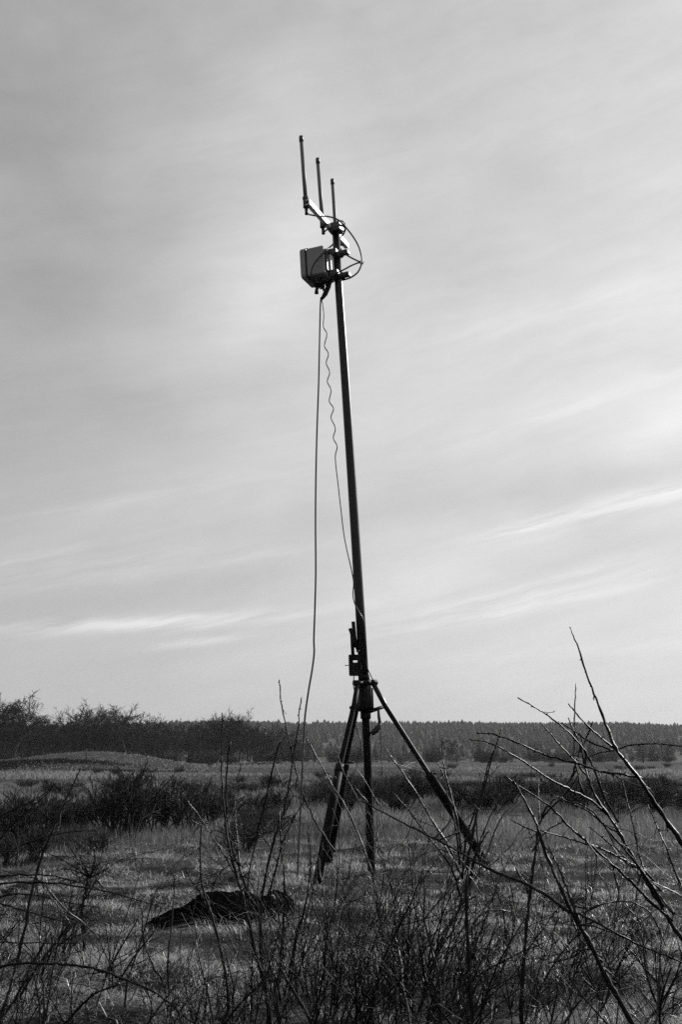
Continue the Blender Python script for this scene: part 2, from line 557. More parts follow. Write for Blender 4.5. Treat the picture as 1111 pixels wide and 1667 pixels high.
def place(protos, i, px, Y, Htop_px=None, H=None, H0=10.0, wide=1.0, label='', group=None, base=None):
    x = (px - CX) / F * Y / ray(px, 1240)[1]
    z = float(gz(x, Y))
    if H is None:
        H = at(px, Htop_px, Y)[2] - z
    s = H / H0
    rz = float(rg.rand() * 6.28)
    root = protos[i]
    if id(root) not in used:
        used.add(id(root)); root.location = (x, Y, z); root.rotation_euler = (0, 0, rz); root.scale = (s * wide, s * wide, s)
        root['label'] = label
        if group: root['group'] = group
        return root
    return copy_tree(root, (x, Y, z), rz, (s * wide, s * wide, s), label, group)


L_EDGE = 'tall spreading bare tree at the far left edge, highest of the belt'
belt = [(18, 1137, 175, 1.25, L_EDGE), (40, 1162, 190, 1.1, None), (-25, 1150, 185, 1.2, None),
        (95, 1168, 205, 1.1, None), (125, 1158, 200, 1.2, None), (150, 1152, 205, 1.1, None),
        (178, 1150, 195, 1.0, 'bare tree with an open airy top above the mound'), (205, 1152, 190, 1.35, 'wide-forked bare tree right of the mound, limbs reaching over the ridge line'),
        (70, 1172, 215, 1.0, None), (235, 1180, 205, 1.1, None), (262, 1172, 215, 1.1, None), (288, 1176, 210, 1.1, None),
        (312, 1174, 205, 1.1, None), (338, 1170, 215, 1.1, None), (360, 1160, 205, 1.0, 'slim bare tree whose top pokes above the ridge left of the mast'),
        (388, 1163, 205, 0.9, 'bushy-topped bare tree poking above the ridge near the mast'), (405, 1178, 200, 1.0, None), (425, 1185, 215, 1.0, None), (448, 1180, 210, 1.1, None),
        (470, 1192, 230, 1.0, None), (330, 1185, 190, 1.0, None), (250, 1190, 190, 1.0, None), (110, 1185, 185, 1.0, None), (20, 1185, 180, 1.0, None), (60, 1162, 200, 1.0, None), (-8, 1143, 182, 1.2, None), (8, 1150, 178, 1.1, None), (34, 1148, 186, 1.0, None), (140, 1160, 198, 1.1, None), (168, 1158, 203, 1.0, None), (110, 1162, 206, 1.1, None), (222, 1160, 199, 1.2, None), (350, 1168, 206, 1.0, None), (376, 1168, 203, 1.0, None)]
for i, (px, ty, Yd, w, lb) in enumerate(belt):
    place(protos, i % 5, px, Yd, ty, wide=w * 1.1, label=lb or 'bare deciduous tree in the dark belt behind the mound', group='bare trees of the left belt')
for (px, ty, Yd, w, lb) in belt:
    place(protos, int(rg.randint(5)), px + rg.uniform(-16, 16), Yd + 8, ty + rg.uniform(2, 11), wide=w * 1.15, label='bare deciduous tree in the dark belt behind the mound', group='bare trees of the left belt')
# second and third rows close the belt
for i in range(46):
    px = -40 + 11.6 * i + rg.uniform(-6, 6); Yd = rg.uniform(215, 290)
    place(protos, int(rg.randint(5)), px, Yd, 1180 + rg.uniform(-8, 16) + (14 if px > 430 else 0), wide=1.25, label='bare deciduous tree in the dark belt behind the mound', group='bare trees of the left belt')

# ------------------------------------------------------------------ scattered trees in front of the hill
cprot = []
for s in range(3):
    t, c = conifer_tree(70 + s, 9.0, 1.9 + .3 * s)
    root = thing('conifer_tree', 'proto', 'tree', (0, 0, 0))
    t.build('trunk', M['tree_bark'], root); c.build('crown', M['conifer'], root)
    cprot.append(root)
GC = 'conifers in front of the wooded hill'
for i in range(48):
    px = rg.uniform(455, 1200); Yd = rg.uniform(300, 600)
    hp = rg.uniform(14, 44) * (1.0 if px > 640 else .8)
    place(cprot, int(rg.randint(3)), px, Yd, 1243 - hp, H0=9.0, wide=rg.uniform(0.8, 1.3), label='small grey conifer standing in the far field before the hill', group=GC)
for (px, Yd, hp, lb) in ((727, 260, 40, 'bare bushy tree in the far field just right of the tripod leg'), (745, 255, 38, 'forked bare tree in the far field between the leg and the arching twigs'),
                         (868, 300, 34, 'rounded bare tree in the far field behind the arching twigs'), (1045, 250, 30, 'dense rounded bare tree in the far field by the thin post'),
                         (1085, 280, 38, 'leafless tree in the far field near the right edge'), (500, 230, 36, 'bare tree at the right end of the belt beside the mast'),
                         (660, 320, 30, 'low bare tree in the far field between mast and leg')):
    place(protos, int(rg.randint(5)), px, Yd, 1243 - hp, wide=1.3, label=lb, group='bare trees in the far field')

# ------------------------------------------------------------------ broom bushes
bprot = []
for s in range(5):
    mb = broom_bush(90 + s, 1.0, 0.75, n=75, rbase=0.0085)
    o = mb.build('broom_bush', M['broom']); tag(o, 'proto', 'bush')
    bprot.append(o)
def feathery_bush(seed, H, n=16):
    rgx = np.random.RandomState(seed); c = MB()
    for k in range(n):
        a = rgx.rand() * 2 * PI; til = abs(rgx.normal(.22, .2)); q = .16 * math.sqrt(rgx.rand())
        grow([c], (math.cos(a) * q, math.sin(a) * q, -.05), (math.cos(a) * til, math.sin(a) * til, 1), H * (.55 + .4 * rgx.rand()), .015 + .008 * rgx.rand(), 0, 2, rgx, (8, 4, 0), .05, .13, (5, 3, 3), .005, .5, (.3, .8), .3)
    return c


fprot = []
for s in range(4):
    o = feathery_bush(140 + s, 1.0).build('bare_bush', M['broom']); tag(o, 'proto', 'bush'); fprot.append(o)
GB = 'dark broom bushes in the band across the field'


def bush(px, Yd, H, wide=1.0, label='', group=None, kind=None):
    P_ = fprot if (kind or rg.rand()) == 'f' else bprot
    return place(P_, int(rg.randint(len(P_))), px, Yd, H=H, H0=1.0, wide=wide, label=label, group=group)


def ground_y(py):
    dx, dy, dz = ray(0, py); return -EYE * dy / dz


def top_h(py, Yd):
    return EYE - Yd * -ray(0, py)[2] / ray(0, py)[1]


for i in range(150):
    Yd = rg.uniform(27, 50); px = rg.uniform(-60, 1170)
    if px < 500 and (Yd < 36 or rg.rand() < .35): continue
    if px > 500 and rg.rand() < .12: continue
    H = max(.3, top_h((1263 if px < 340 else 1257) + 32 * rg.rand() ** 1.2, Yd)) - float(gz((px - CX) / F * Yd, Yd))
    H = max(.28, H)
    f = rg.rand() < (.85 if px < 500 else .5)
    bush(px, Yd, H * (1.1 if f else 1), rg.uniform(.75, 1.25) / H, 'low dark broom bush in the band across the field', GB, 'f' if f else 'b')
for i in range(34):
    Yd = rg.uniform(62, 150); px = rg.uniform(-60, 1170)
    bush(px, Yd, rg.uniform(.3, .55), rg.uniform(1.2, 2.2), 'small far bush dotted over the pale meadow', 'far bushes on the meadow')
# undergrowth at the foot of the belt and of the field trees
for i in range(44):
    px = rg.uniform(-60, 500); Yd = rg.uniform(165, 215)
    bush(px, Yd, rg.uniform(1.0, 2.4), rg.uniform(.8, 1.3), 'tall dark undergrowth bush at the foot of the bare trees', 'undergrowth under the left belt')
for i in range(22):
    px = rg.uniform(500, 1180); Yd = rg.uniform(200, 330)
    bush(px, Yd, rg.uniform(1.0, 3.2), rg.uniform(.9, 1.6), 'grey bush at the far edge of the meadow before the hill', 'bushes at the far meadow edge')
for i in range(26):
    bush(rg.uniform(-40, 460), rg.uniform(15, 32), rg.uniform(.22, .46), rg.uniform(1.0, 2.0), 'low scruffy bush in the patchy scrub left of the mast', 'low scrub left of the mast', 'f')
# left middle: the tall dark clump and its neighbours
for (px, Yd, H, w, lb) in ((205, 17.5, 1.0, .85, 'tallest dark bush left of the mast, upright stems massed into a black clump'), (232, 18.2, .92, .9, None), (262, 18.8, .8, 1.0, None), (180, 18.8, .75, .9, None),
                       (300, 19.5, .72, 1.1, None), (335, 21, .75, 1.1, None), (370, 23, .7, 1.1, None), (130, 19.5, .62, 1.1, None), (90, 18.5, .6, 1.2, None), (50, 17, .62, 1.2, None),
                       (10, 16.5, .66, 1.3, None), (-30, 16, .7, 1.2, None), (60, 22, .6, 1.2, None), (150, 23, .6, 1.2, None), (420, 24, .62, 1.1, None), (455, 25, .6, 1.0, None), (20, 14, .45, 1.0, None), (60, 14.5, .4, 1.0, None),
                       (1000, 24, .55, 1.2, None), (1060, 26, .6, 1.2, None), (1120, 25, .6, 1.2, None), (650, 25, .6, 1.1, None), (560, 25, .6, 1.1, None), (800, 26, .55, 1.2, None)):
    bush(px, Yd, H * 1.08, w * 1.15, lb or ('dark upright bush in the ragged thicket left of the mast' if px < 500 else 'dark bush at the near edge of the broom band right of the mast'),
         'dark bushes left of the mast' if px < 500 else 'bushes at the near edge of the band', 'f')

# ------------------------------------------------------------------ thin posts far off
for (px, y0, y1, Yd, lb) in ((140, 1219, 1262, 105, 'thin bare post standing on the mound'), (1048, 1208, 1240, 190, 'thin far post standing before the hill on the right')):
    b = at(px, y1, Yd); b[2] = float(gz(b[0], Yd)) - .2
    tp = at(px, y0, Yd)
    mb = MB(); mb.tube([b, (b + tp) / 2, tp], pxr(2.6, 1240, Yd), 8)
    o = mb.build('marker_post', M['post'], None, b); tag(o, lb, 'post', 'far marker posts')

# ------------------------------------------------------------------ the mast
YM = 12.3
POLE = [(605.5, 1427, 13), (598.5, 1225, 13), (593.5, 1108, 14.5)]
UP = [(593.0, 1104, 15.5), (586, 985, 15.5), (573, 780, 14.6), (560, 585, 13.6), (552, 470, 12.6), (546.5, 368, 11.6)]


def pole_x(py):
    a = sorted([(p[1], p[0]) for p in POLE + UP]); return float(np.interp(py, [q[0] for q in a], [q[1] for q in a]))


foot = at(605.5, 1427, YM)
mast = thing('mast_tripod', 'tall dark mast leaning slightly left on a three-legged base in the grass', 'mast', foot)


def line(pts, Y=None, sides=16, mb=None, k=1):
    mb = mb or MB()
    W = np.array([at(p[0], p[1], p[3] if len(p) > 3 else Y) for p in pts]); R = np.array([pxr(p[2], p[1], p[3] if len(p) > 3 else Y) for p in pts])
    if k > 1:
        q = smooth(np.hstack([W, R[:, None]]), k); W, R = q[:, :3], q[:, 3]
    mb.tube(W, R, sides); return mb


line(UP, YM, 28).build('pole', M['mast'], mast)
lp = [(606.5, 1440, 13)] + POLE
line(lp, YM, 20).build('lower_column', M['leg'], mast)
# hub
UPZ = unit(at(546.5, 368, YM) - at(593, 1104, YM))
hub = MB()
line([(593.6, 1115, 22), (595.2, 1150, 23), (595.6, 1158, 22)], YM, 20, hub)
h_o = hub.build('hub', M['dark_metal'], mast)
cl = MB(); line([(592.8, 1099, 18.5), (593.0, 1107, 18.5)], YM, 20, cl); line([(593.2, 1107.5, 24), (593.6, 1115.5, 24)], YM, 20, cl)
cl.build('collar', M['dark_metal'], mast)
cl = MB(); line([(595.4, 1159, 17), (595.9, 1170, 17)], YM, 20, cl); cl.build('lower_collar', M['dark_metal'], mast)
# legs: hub joint -> ground
LEGS = [([(583, 1112, 8.5, 12.2), (577, 1148, 9, 12.07), (553, 1250, 9.5, 11.75), (507, 1484, 11, 11.0)], 0.42),
        ([(586, 1112, 7.5, 12.4), (582, 1150, 8, 12.5), (562, 1245, 8, 12.8), (531, 1422, 8.5, 13.3)], 0.5),
        ([(607, 1111, 8, 12.33), (627, 1148, 8.5, 12.4), (700, 1262, 8.5, 12.6), (802, 1421, 8.5, 12.9)], 0.5)]
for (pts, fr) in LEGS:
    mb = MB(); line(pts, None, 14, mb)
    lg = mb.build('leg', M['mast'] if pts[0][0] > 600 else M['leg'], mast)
    a, b = np.array(pts[2]), np.array(pts[3])
    mb = MB()                                                        # outer sleeve of the lower section
    q0 = a; q1 = a + (b - a) * 0.93
    line([tuple(q0[:2]) + (14.0, q0[3]), tuple((a + (b - a) * .2)[:2]) + (15.5, (a + (b - a) * .2)[3]), tuple(q1[:2]) + (14, q1[3])], None, 14, mb)
    mb.build('sleeve', M['leg'], lg)
    mb = MB()                                                        # clamp with a bolt where the sections meet
    q = a - (b - a) * .02
    line([tuple(q[:2]) + (15, q[3]), tuple((a + (b - a) * .035)[:2]) + (15, (a + (b - a) * .035)[3])], None, 12, mb)
    p = at(q[0] + 6, q[1], q[3]); mb.tube([p - np.array([.05, 0, 0]), p + np.array([.05, 0, .0])], .012, 8)
    mb.build('clamp', M['dark_metal'], lg)
    mb = MB(); p = at(b[0], b[1], b[3]); z = float(gz(p[0], p[1]))
    mb.tube([p + (0, 0, .05), p + (0, 0, .0), np.array([p[0], p[1], z - .02])], [.04, .07, .085], 14)
    mb.build('foot', M['dark_metal'], lg)
    mb = MB(); p = at(pts[0][0], pts[0][1], pts[0][3])               # hinge knuckle at the hub
    mb.tube([p + np.array([-.045, -.02, 0]), p + np.array([.045, .02, 0])], .03, 12); mb.build('hinge', M['dark_metal'], lg)
# braces at the hub foot
for pts in ([(602, 1158, 7, 12.3), (627, 1150, 5.5, 12.4)], [(590, 1156, 7, 12.3), (571.5, 1152, 6, 12.1)], [(592, 1155, 6, 12.35), (582, 1150, 5, 12.5)]):
    line(pts, None, 10).build('brace', M['dark_metal'], mast)
for pts in ([(606.5, 1120, 3, 12.2), (607.5, 1156, 3, 12.2)], [(603.6, 1120, 2, 12.25), (604.4, 1156, 2, 12.25)]):
    line(pts, None, 8).build('hub_rod', M['dark_metal'], mast)
# winch housing on the left of the pole: ribbed, with a slot one looks through
EX = np.array([1.0, 0, 0]); EY = np.array([0, 1.0, 0]); EZ = np.array([0, 0, 1.0])
S = YM / ray(580, 1083)[1] / F       # metres per pixel there


def wbox(mb, x0, x1, y0, y1, dy, Yc=YM, r=0.006):
    c = at((x0 + x1) / 2, (y0 + y1) / 2, Yc)
    mb.prism(c, EX, EY, EZ, (x1 - x0) / 2 * S, (y1 - y0) / 2 * S, dy, r)


wm = MB()
wbox(wm, 568.5, 590, 1066, 1074.6, .045); wbox(wm, 569.2, 590, 1079, 1100, .045)
wbox(wm, 568.6, 575.2, 1074.7, 1078.9, .042, r=0); wbox(wm, 582.2, 590, 1074.7, 1078.9, .042, r=0)
for k in range(9):
    yy = 1067 + k * 3.6
    wbox(wm, 567.6 + k * .1, 571, yy, yy + 1.9, .049, r=.003)
w_o = wm.build('winch', M['dark_metal'], mast)
line([(569, 1083.3, 1.3), (561.8, 1083.1, 1.3)], YM - .05, 8).build('crank_pin', M['dark_metal'], w_o)
mb = MB(); line([(580.5, 1060.8, 3.2, 12.2), (586.5, 1059.6, 3.2, 12.2)], None, 10, mb); mb.build('bolt', M['clamp'], w_o)
mb = MB(); wbox(mb, 588.0, 590.0, 1083, 1090.5, .01, YM - .06); mb.build('label_plate', M['clamp'], w_o)
for pts in ([(575.4, 1012, 6.2), (577.5, 1035, 6.4), (580, 1054, 6.4)], [(573.0, 1030, 5.6), (574.0, 1050, 5.8), (575.2, 1068, 5.8)], [(570.0, 1023, 5.8), (576, 1040, 5.8), (584.5, 1060, 6.4)]):
    line(pts, YM - .03, 14).build('stub_tube', M['dark_metal'], mast)
# the dangling fabric strap under the brace
q = [(616.5, 1155, 4, 12.32), (617.5, 1168, 5.2, 12.3), (619, 1177, 5.4, 12.3), (617, 1183, 8, 12.28), (611, 1190, 9.5, 12.28), (605, 1195, 7, 12.28)]
mb = line(q, None, 10, None, 4); o = mb.build('hanging_strap', M['rubber'], mast)

# --- head: bracket bar, in a frame turned 19 degrees (left end towards the camera)
zb = at(546.5, 370, YM)[2]
barL = atz(503.5, 328, zb); barR = atz(567.5, 400, zb)
e2 = unit(barR - barL); e1 = unit(np.cross(e2, UPZ)); e3 = np.cross(e1, e2)
if e1[0] < 0: e1 = -e1
e3 = unit(np.cross(e1, e2))
if e3[2] < 0: e3 = -e3
mid = (barL + barR) / 2; half = np.linalg.norm(barR - barL) / 2
br = MB()
# channel bar with a slot in its web
hw = .026
for (c0, c1, z0, z1) in ((-1, 1, .4, 1), (-1, 1, -1, -.35), (-1, -.45, -.35, .4), (-.2, .25, -.35, .4), (.5, 1, -.35, .4)):
    cc = mid + e2 * half * (c0 + c1) / 2 + e3 * hw * (z0 + z1) / 2
    br.prism(cc, e1, e2, e3, .006, hw * (z1 - z0) / 2, half * (c1 - c0) / 2)
br.prism(mid - e3 * hw - e1 * .02, e1, e2, e3, .024, .004, half)
br.prism(mid + e3 * hw - e1 * .02, e1, e2, e3, .024, .004, half)
b_o = br.build('bracket_bar', M['galv'], mast)
capm = MB(); tp = at(546.5, 368, YM)
capm.prism(tp - UPZ * .03, e1, e2, UPZ, .07, .05, .07, .012)
capm.build('bracket_clamp', M['clamp'], mast)
ub = MB()
for dz in (-.045, .02):
    ang = np.linspace(-PI * .5, PI * .5, 9)
    ub.tube([tp + UPZ * dz + e1 * (.05 + .06 * math.cos(a)) + e2 * .075 * math.sin(a) for a in ang], .007, 8)
ub.build('u_bolt', M['clamp'], mast)
# lower standoff clamps that hold the box on the pole
for (py, w, h) in ((414, 20, 7.5), (450, 21, 7.5)):
    cm = MB(); c = at(pole_x(py), py, YM)
    cm.tube([c - UPZ * .025, c + UPZ * .025], .078, 20)
    cm.prism(c - e1 * .11, e1, e2, UPZ, .075, .024, .05, .006)
    cm.prism(c + e1 * .1, e1, e2, UPZ, .04, .022, .035, .008)
    k = cm.build('pipe_clamp', M['clamp'], mast)
    bb = MB(); bb.tube([c + e1 * .12 - e2 * .06, c + e1 * .12 + e2 * .06], .012, 8); bb.build('bolt', M['clamp'], k)

# --- antennas
ANT = [('leftmost and longest-looking of the three grey rod antennas, at the near end of the bracket', (490.3, 221.5), (499.6, 349), 6.6, -.95),
       ('middle of the three grey rod antennas, hanging left of the bracket bar', (517.3, 257.5), (526.8, 381), 6.2, -.15),
       ('rightmost of the three grey rod antennas, rising behind the mast top', (541.2, 291.5), (549.2, 412), 5.8, .8)]
for (lb, top, bot, w, u) in ANT:
    anchor = mid + e2 * half * u
    Yd = (anchor - e1 * .1)[1]
    p0 = at(bot[0], bot[1], Yd); p1 = at(top[0], top[1], Yd)
    r = pxr(w, bot[1], Yd)
    an = thing('rod_antenna', lb, 'antenna', p0, 'rod antennas on the mast head')
    ln = np.linalg.norm(p1 - p0); ax = unit(p1 - p0)
    mb = MB(); mb.tube([p0 + ax * ln * .2, p0 + ax * ln * .55, p1 - ax * .07], [r * 1.0, r * .98, r * .95], 16); mb.build('rod', M['antenna'], an)
    mb = MB(); mb.tube([p1 - ax * .07, p1 - ax * .012, p1], [r * 1.1, r * 1.1, r * .9], 16); mb.build('cap', M['antenna_dark'], an)
    mb = MB(); mb.tube([p0 + ax * ln * .085, p0 + ax * ln * .2], r * 1.28, 16)
    for k in range(5):
        q = p0 + ax * ln * (.10 + .02 * k); mb.tube([q, q + ax * .008], r * 1.4, 16)
    mb.build('ferrule', M['antenna_dark'], an)
    mb = MB(); mb.tube([p0, p0 + ax * ln * .03, p0 + ax * ln * .09], [r * .95, r * .8, r * .85], 12); mb.build('connector', M['rubber'], an)
    mb = MB(); q = p0 + ax * ln * .14
    tgt = anchor - e1 * .02 - e3 * .02
    mb.tube([q, (q + tgt) / 2 + e3 * -.02, tgt], [.022, .02, .026], 8)
    for dz in (-.05, .05):
        mb.tube([q + ax * dz, q + ax * (dz + .022)], r * 1.55, 14)
    mb.build('clamp', M['antenna_dark'], an)

# --- equipment box
c = at(518.5, 433.5, YM - .02) 
bx = thing('equipment_box', 'grey plastic equipment box strapped to the mast below the antennas', 'equipment box', c - UPZ * .2)
BW, BD, BH = .104, .155, .165
mb = MB(); mb.prism(c + e1 * .025, e1, e2, UPZ, BW, BH, BD, .022, 4); body = mb.build('body', M['enclosure'], bx)
mb = MB(); mb.prism(c - e1 * (BW + .02), e2, e1, UPZ, BD + .012, BH + .012, .03, .04, 5); lid = mb.build('lid', M['enclosure'], bx)
mb = MB(); mb.prism(c - e1 * (BW - .019), e2, e1, UPZ, BD + .006, BH + .008, .004, .035, 5); mb.build('gasket', M['rubber'], bx)
for k in (-.09, .09):
    mb = MB(); mb.prism(c - e1 * (BW - .012) + UPZ * (BH + .01) + e2 * k, e1, e2, UPZ, .022, .016, .025, .006); mb.build('latch', M['enclosure'], bx)
mb = MB(); mb.prism(c + e1 * (BW + .04), e1, e2, UPZ, .008, BH * .72, BD * .75, .004); mb.build('back_plate', M['clamp'], bx)
mb = MB(); mb.prism(c + e1 * (BW + .06) - UPZ * .01, e1, e2, UPZ, .01, BH * .62, .045, .004); mb.build('mounting_plate', M['galv'], bx)
for dz in (.12, -.13):
    mb = MB(); mb.prism(c + e1 * (BW + .09) + UPZ * dz, e1, e2, UPZ, .05, .028, .06, .006); mb.build('mount_arm', M['clamp'], bx)
low = c - UPZ * BH
for (a, b, l, r) in ((-.05, -.05, .05, .022), (.01, .02, .10, .03), (.06, .09, .09, .026), (-.06, .08, .05, .02), (.06, -.04, .10, .028), (.0, .12, .08, .022)):
    mb = MB(); p = low + e1 * a + e2 * b
    mb.tube([p + UPZ * .01, p - UPZ * l * .45, p - UPZ * l * .45, p - UPZ * l], [r, r, r * .75, r * .6], 6)
    mb.build('cable_gland', M['rubber'], bx)
mb = MB()
line([(539, 455, 6, 12.3), (534.5, 468, 8.5, 12.28), (529.5, 479, 8.5, 12.28), (524.5, 486.5, 5, 12.28)], None, 8, mb); mb.build('breather_plug', M['dark_metal'], bx)
mb = MB(); line([(520, 462, 5, 12.3), (516, 472, 6, 12.3), (515.5, 478, 7, 12.3)], None, 8, mb); mb.build('plug', M['rubber'], bx)

# --- cables


def cable(name, label, pts, w, mtl, Y=YM, k=5, group=None, cat='cable', sides=7):
    P = []
    for p in pts:
        q = at(p[0], p[1], Y + (p[2] if len(p) > 2 else 0)); P.append(q)
    P = smooth(P, k)
    mb = MB(); mb.tube(P, [pxr(w, 500, Y)] * len(P), sides)
    o = mb.build(name, mtl, None, P[-1]); return tag(o, label, cat, group)


cable('coax_cable', 'black coax from the left antenna, sweeping in the widest loop right of the mast',
      [(499.4, 348, -.55), (505, 349.5, -.5), (520, 352, -.4), (533, 352.3, -.3), (546, 355.5, -.22), (555, 361, -.15), (562, 368.5, -.1), (575, 385, -.06), (584.5, 402, -.05), (589.3, 420, -.05), (588.6, 431, -.05), (583, 443, -.05), (573, 451, -.03), (562, 455, 0), (550, 457, .1), (535, 458, .08), (524, 460, .02)], 2.7, M['rubber'], group='coax cables at the mast head')
cable('coax_cable', 'black coax from the middle antenna, curving behind the mast and down across the box front',
      [(526.8, 380.5, -.12), (530, 376, -.13), (536, 372, -.14), (545, 369, -.16), (555, 366.8, -.13), (561, 368, -.08), (563, 372, 0), (559.5, 381, .08), (552, 389, .12), (546, 394, .12), (540, 400, -.02), (530, 408.5, -.2), (515, 425, -.24), (508, 438, -.24), (507, 448, -.22), (509.5, 459, -.15), (514, 468, -.05)], 2.7, M['rubber'], group='coax cables at the mast head')
cable('coax_cable', 'black coax from the right antenna, pinched at a tie right of the mast',
      [(549, 411, .4), (549, 418, .3), (551, 402, .2), (560, 412, .1), (572, 419.5, 0), (583, 425, -.04), (588.5, 427, -.05), (583, 428, -.07), (572, 432.5, -.1), (560, 439, -.12), (545, 446, -.16), (530, 453.5, -.18), (521, 461, -.12)], 2.7, M['rubber'], group='coax cables at the mast head')
mb = MB(); p = at(589.3, 427, YM - .05)
mb.tube([p - UPZ * .02, p + UPZ * .02], .02, 8); mb.tube([p, at(593.5, 426, YM - .05)], .006, 6)
tag(mb.build('cable_tie', M['pale_plastic'], None, p), 'pale cable tie binding the coax loops right of the mast', 'cable tie')
gl = at(486, 1385, 12.0)
cable('power_cable', 'plain thick cable hanging free from the box down to the grass, left of the mast',
      [(523, 484, 0), (522, 500, 0), (520.8, 550, 0), (519.3, 620, 0), (516.8, 690, 0), (515.4, 740, 0), (514.3, 800, 0), (514, 860, 0), (514.4, 930, 0), (513, 990, 0), (511.3, 1040, 0), (511.8, 1062, 0), (508.5, 1090, 0), (502.5, 1125, 0), (497, 1165, 0), (494.3, 1205, 0), (492.5, 1250, -.05), (490, 1310, -.1), (487, 1370, -.15), (484, 1435, -.2)], 2.9, M['thin_cable'], group='cables hanging from the box')
cable('wavy_cable', 'thin crimped cable zigzagging down from the box until it meets the pole',
      [(524, 484, 0), (526, 497, 0), (527.6, 512, 0), (527, 532, 0), (532.6, 544, 0), (528.6, 563, 0), (535.2, 576, 0), (531.4, 591, 0), (537.2, 606, 0), (533.2, 621, 0), (539.4, 635, 0), (536.4, 653, 0), (543.4, 665, 0), (539.2, 680, 0), (546.4, 697, 0), (543, 713, 0), (549.4, 727, 0), (546.2, 745, 0), (551, 790, 0), (555.5, 830, 0), (560.3, 870, 0), (566.2, 900, 0), (572, 925, 0), (576, 948, 0), (575, 968, 0), (578, 983, -.08), (586, 998, -.14), (592, 1010, -.12), (594, 1030, -.08), (597, 1060, -.05), (597, 1082, -.04), (603, 1097, -.02), (609, 1109, 0)], 1.8, M['thin_cable'], group='cables hanging from the box', k=4)
cable('thin_cord', 'thin cord dropping from the winch beside the hub', [(576.5, 1100, -.02), (576, 1115, -.03), (578, 1130, -.1), (579, 1150, -.2)], 1.6, M['thin_cable'], group='thin cords at the tripod hub')
cable('thin_cord', 'thin cord looping in the gap between left leg and column', [(579, 1180, -.1), (583, 1193, 0), (587, 1207, 0), (587, 1226, 0), (582, 1243, 0), (574, 1270, -.1), (573, 1290, -.2)], 1.4, M['thin_cable'], group='thin cords at the tripod hub')
cable('thin_cord', 'thin cord hanging straight below the strap right of the column', [(619.5, 1180, 0), (620, 1200, 0), (621, 1230, 0), (622.5, 1262, 0)], 1.2, M['thin_cable'], group='thin cords at the tripod hub')

# ------------------------------------------------------------------ black heap in the grass
prof = [(226, 1514), (248, 1497), (268, 1485), (300, 1474), (315, 1464), (327, 1454), (345, 1450), (372, 1451), (398, 1452), (412, 1458), (424, 1463), (434, 1455), (446, 1450), (460, 1454), (472, 1459), (478, 1468)]
YH = 8.9
W = smooth([at(p[0], p[1], YH) for p in prof], 5)
nv = 15
V = []; 
rt = np.random.RandomState(3)
for i, p in enumerate(W):
    g = float(gz(p[0], YH)) - .04
    hh = max(.02, (p[2] - g) * .97)
    dep = .10 + .32 * math.sin(PI * min(1, max(0, i / (len(W) - 1)))) ** .6
    for j in range(nv):
        t = j / (nv - 1) * 2 - 1
        fold = .028 * (vnoise(i * .35 + 2, j * .9) - .5) + .012 * (vnoise(i * .9 + 9, j * 1.7 + 4) - .5)
        zz = g + hh * (1 - abs(t) ** 2.6) + fold * (1 - t * t) * (0 if j == nv // 2 else 1)
        V.append((p[0] + .02 * (vnoise(i * .5, j * .8 + 30) - .5), YH + t * dep, zz))
V = np.array(V)
n = len(W)
fs = [(i * nv + j, (i + 1) * nv + j, (i + 1) * nv + j + 1, i * nv + j + 1) for i in range(n - 1) for j in range(nv - 1)]
mb = MB(); mb.add(V, fs, True)
under = [tuple(i * nv for i in range(n)), ] 
mb.f.append(tuple([i * nv for i in range(n)] + [i * nv + nv - 1 for i in range(n - 1, -1, -1)])); mb.sm.append(False)
o = mb.build('tarp_heap', M['tarp'], None, at(350, 1500, YH))
tag(o, 'low black heap like a crumpled tarp lying in the grass left of the tripod', 'tarp')

# ------------------------------------------------------------------ foreground shrubs, traced stems
rf = np.random.RandomState(21)


def side_twigs(mb, P, R, rf, n, Lr=(.04, .16), rr=.0016):
    for k in range(n):
        t = .15 + .8 * rf.rand(); i = int(t * (len(P) - 2))
        ax = unit(P[i + 1] - P[i]); s = unit(np.cross(ax, rf.normal(0, 1, 3)))
        a = .35 + .5 * rf.rand()
        d = ax * math.cos(a) + s * math.sin(a)
        L = Lr[0] + (Lr[1] - Lr[0]) * rf.rand() ** 2
        grow([mb], P[i], d, L, max(rr, min(.0034, R[i] * .6)), 2, 3, rf, (0, 0, 2, 0), .04, .14, (4, 4, 4, 3, 3), rr * .55, .5, (.4, .8))
    for k in range(n * 4):                                           # buds
        i = rf.randint(1, len(P) - 1)
        d = unit(rf.normal(0, 1, 3)); mb.tube([P[i], P[i] + d * (R[i] + .004), P[i] + d * (R[i] + .007)], [.0022, .002, .0006], 4, cap=False)


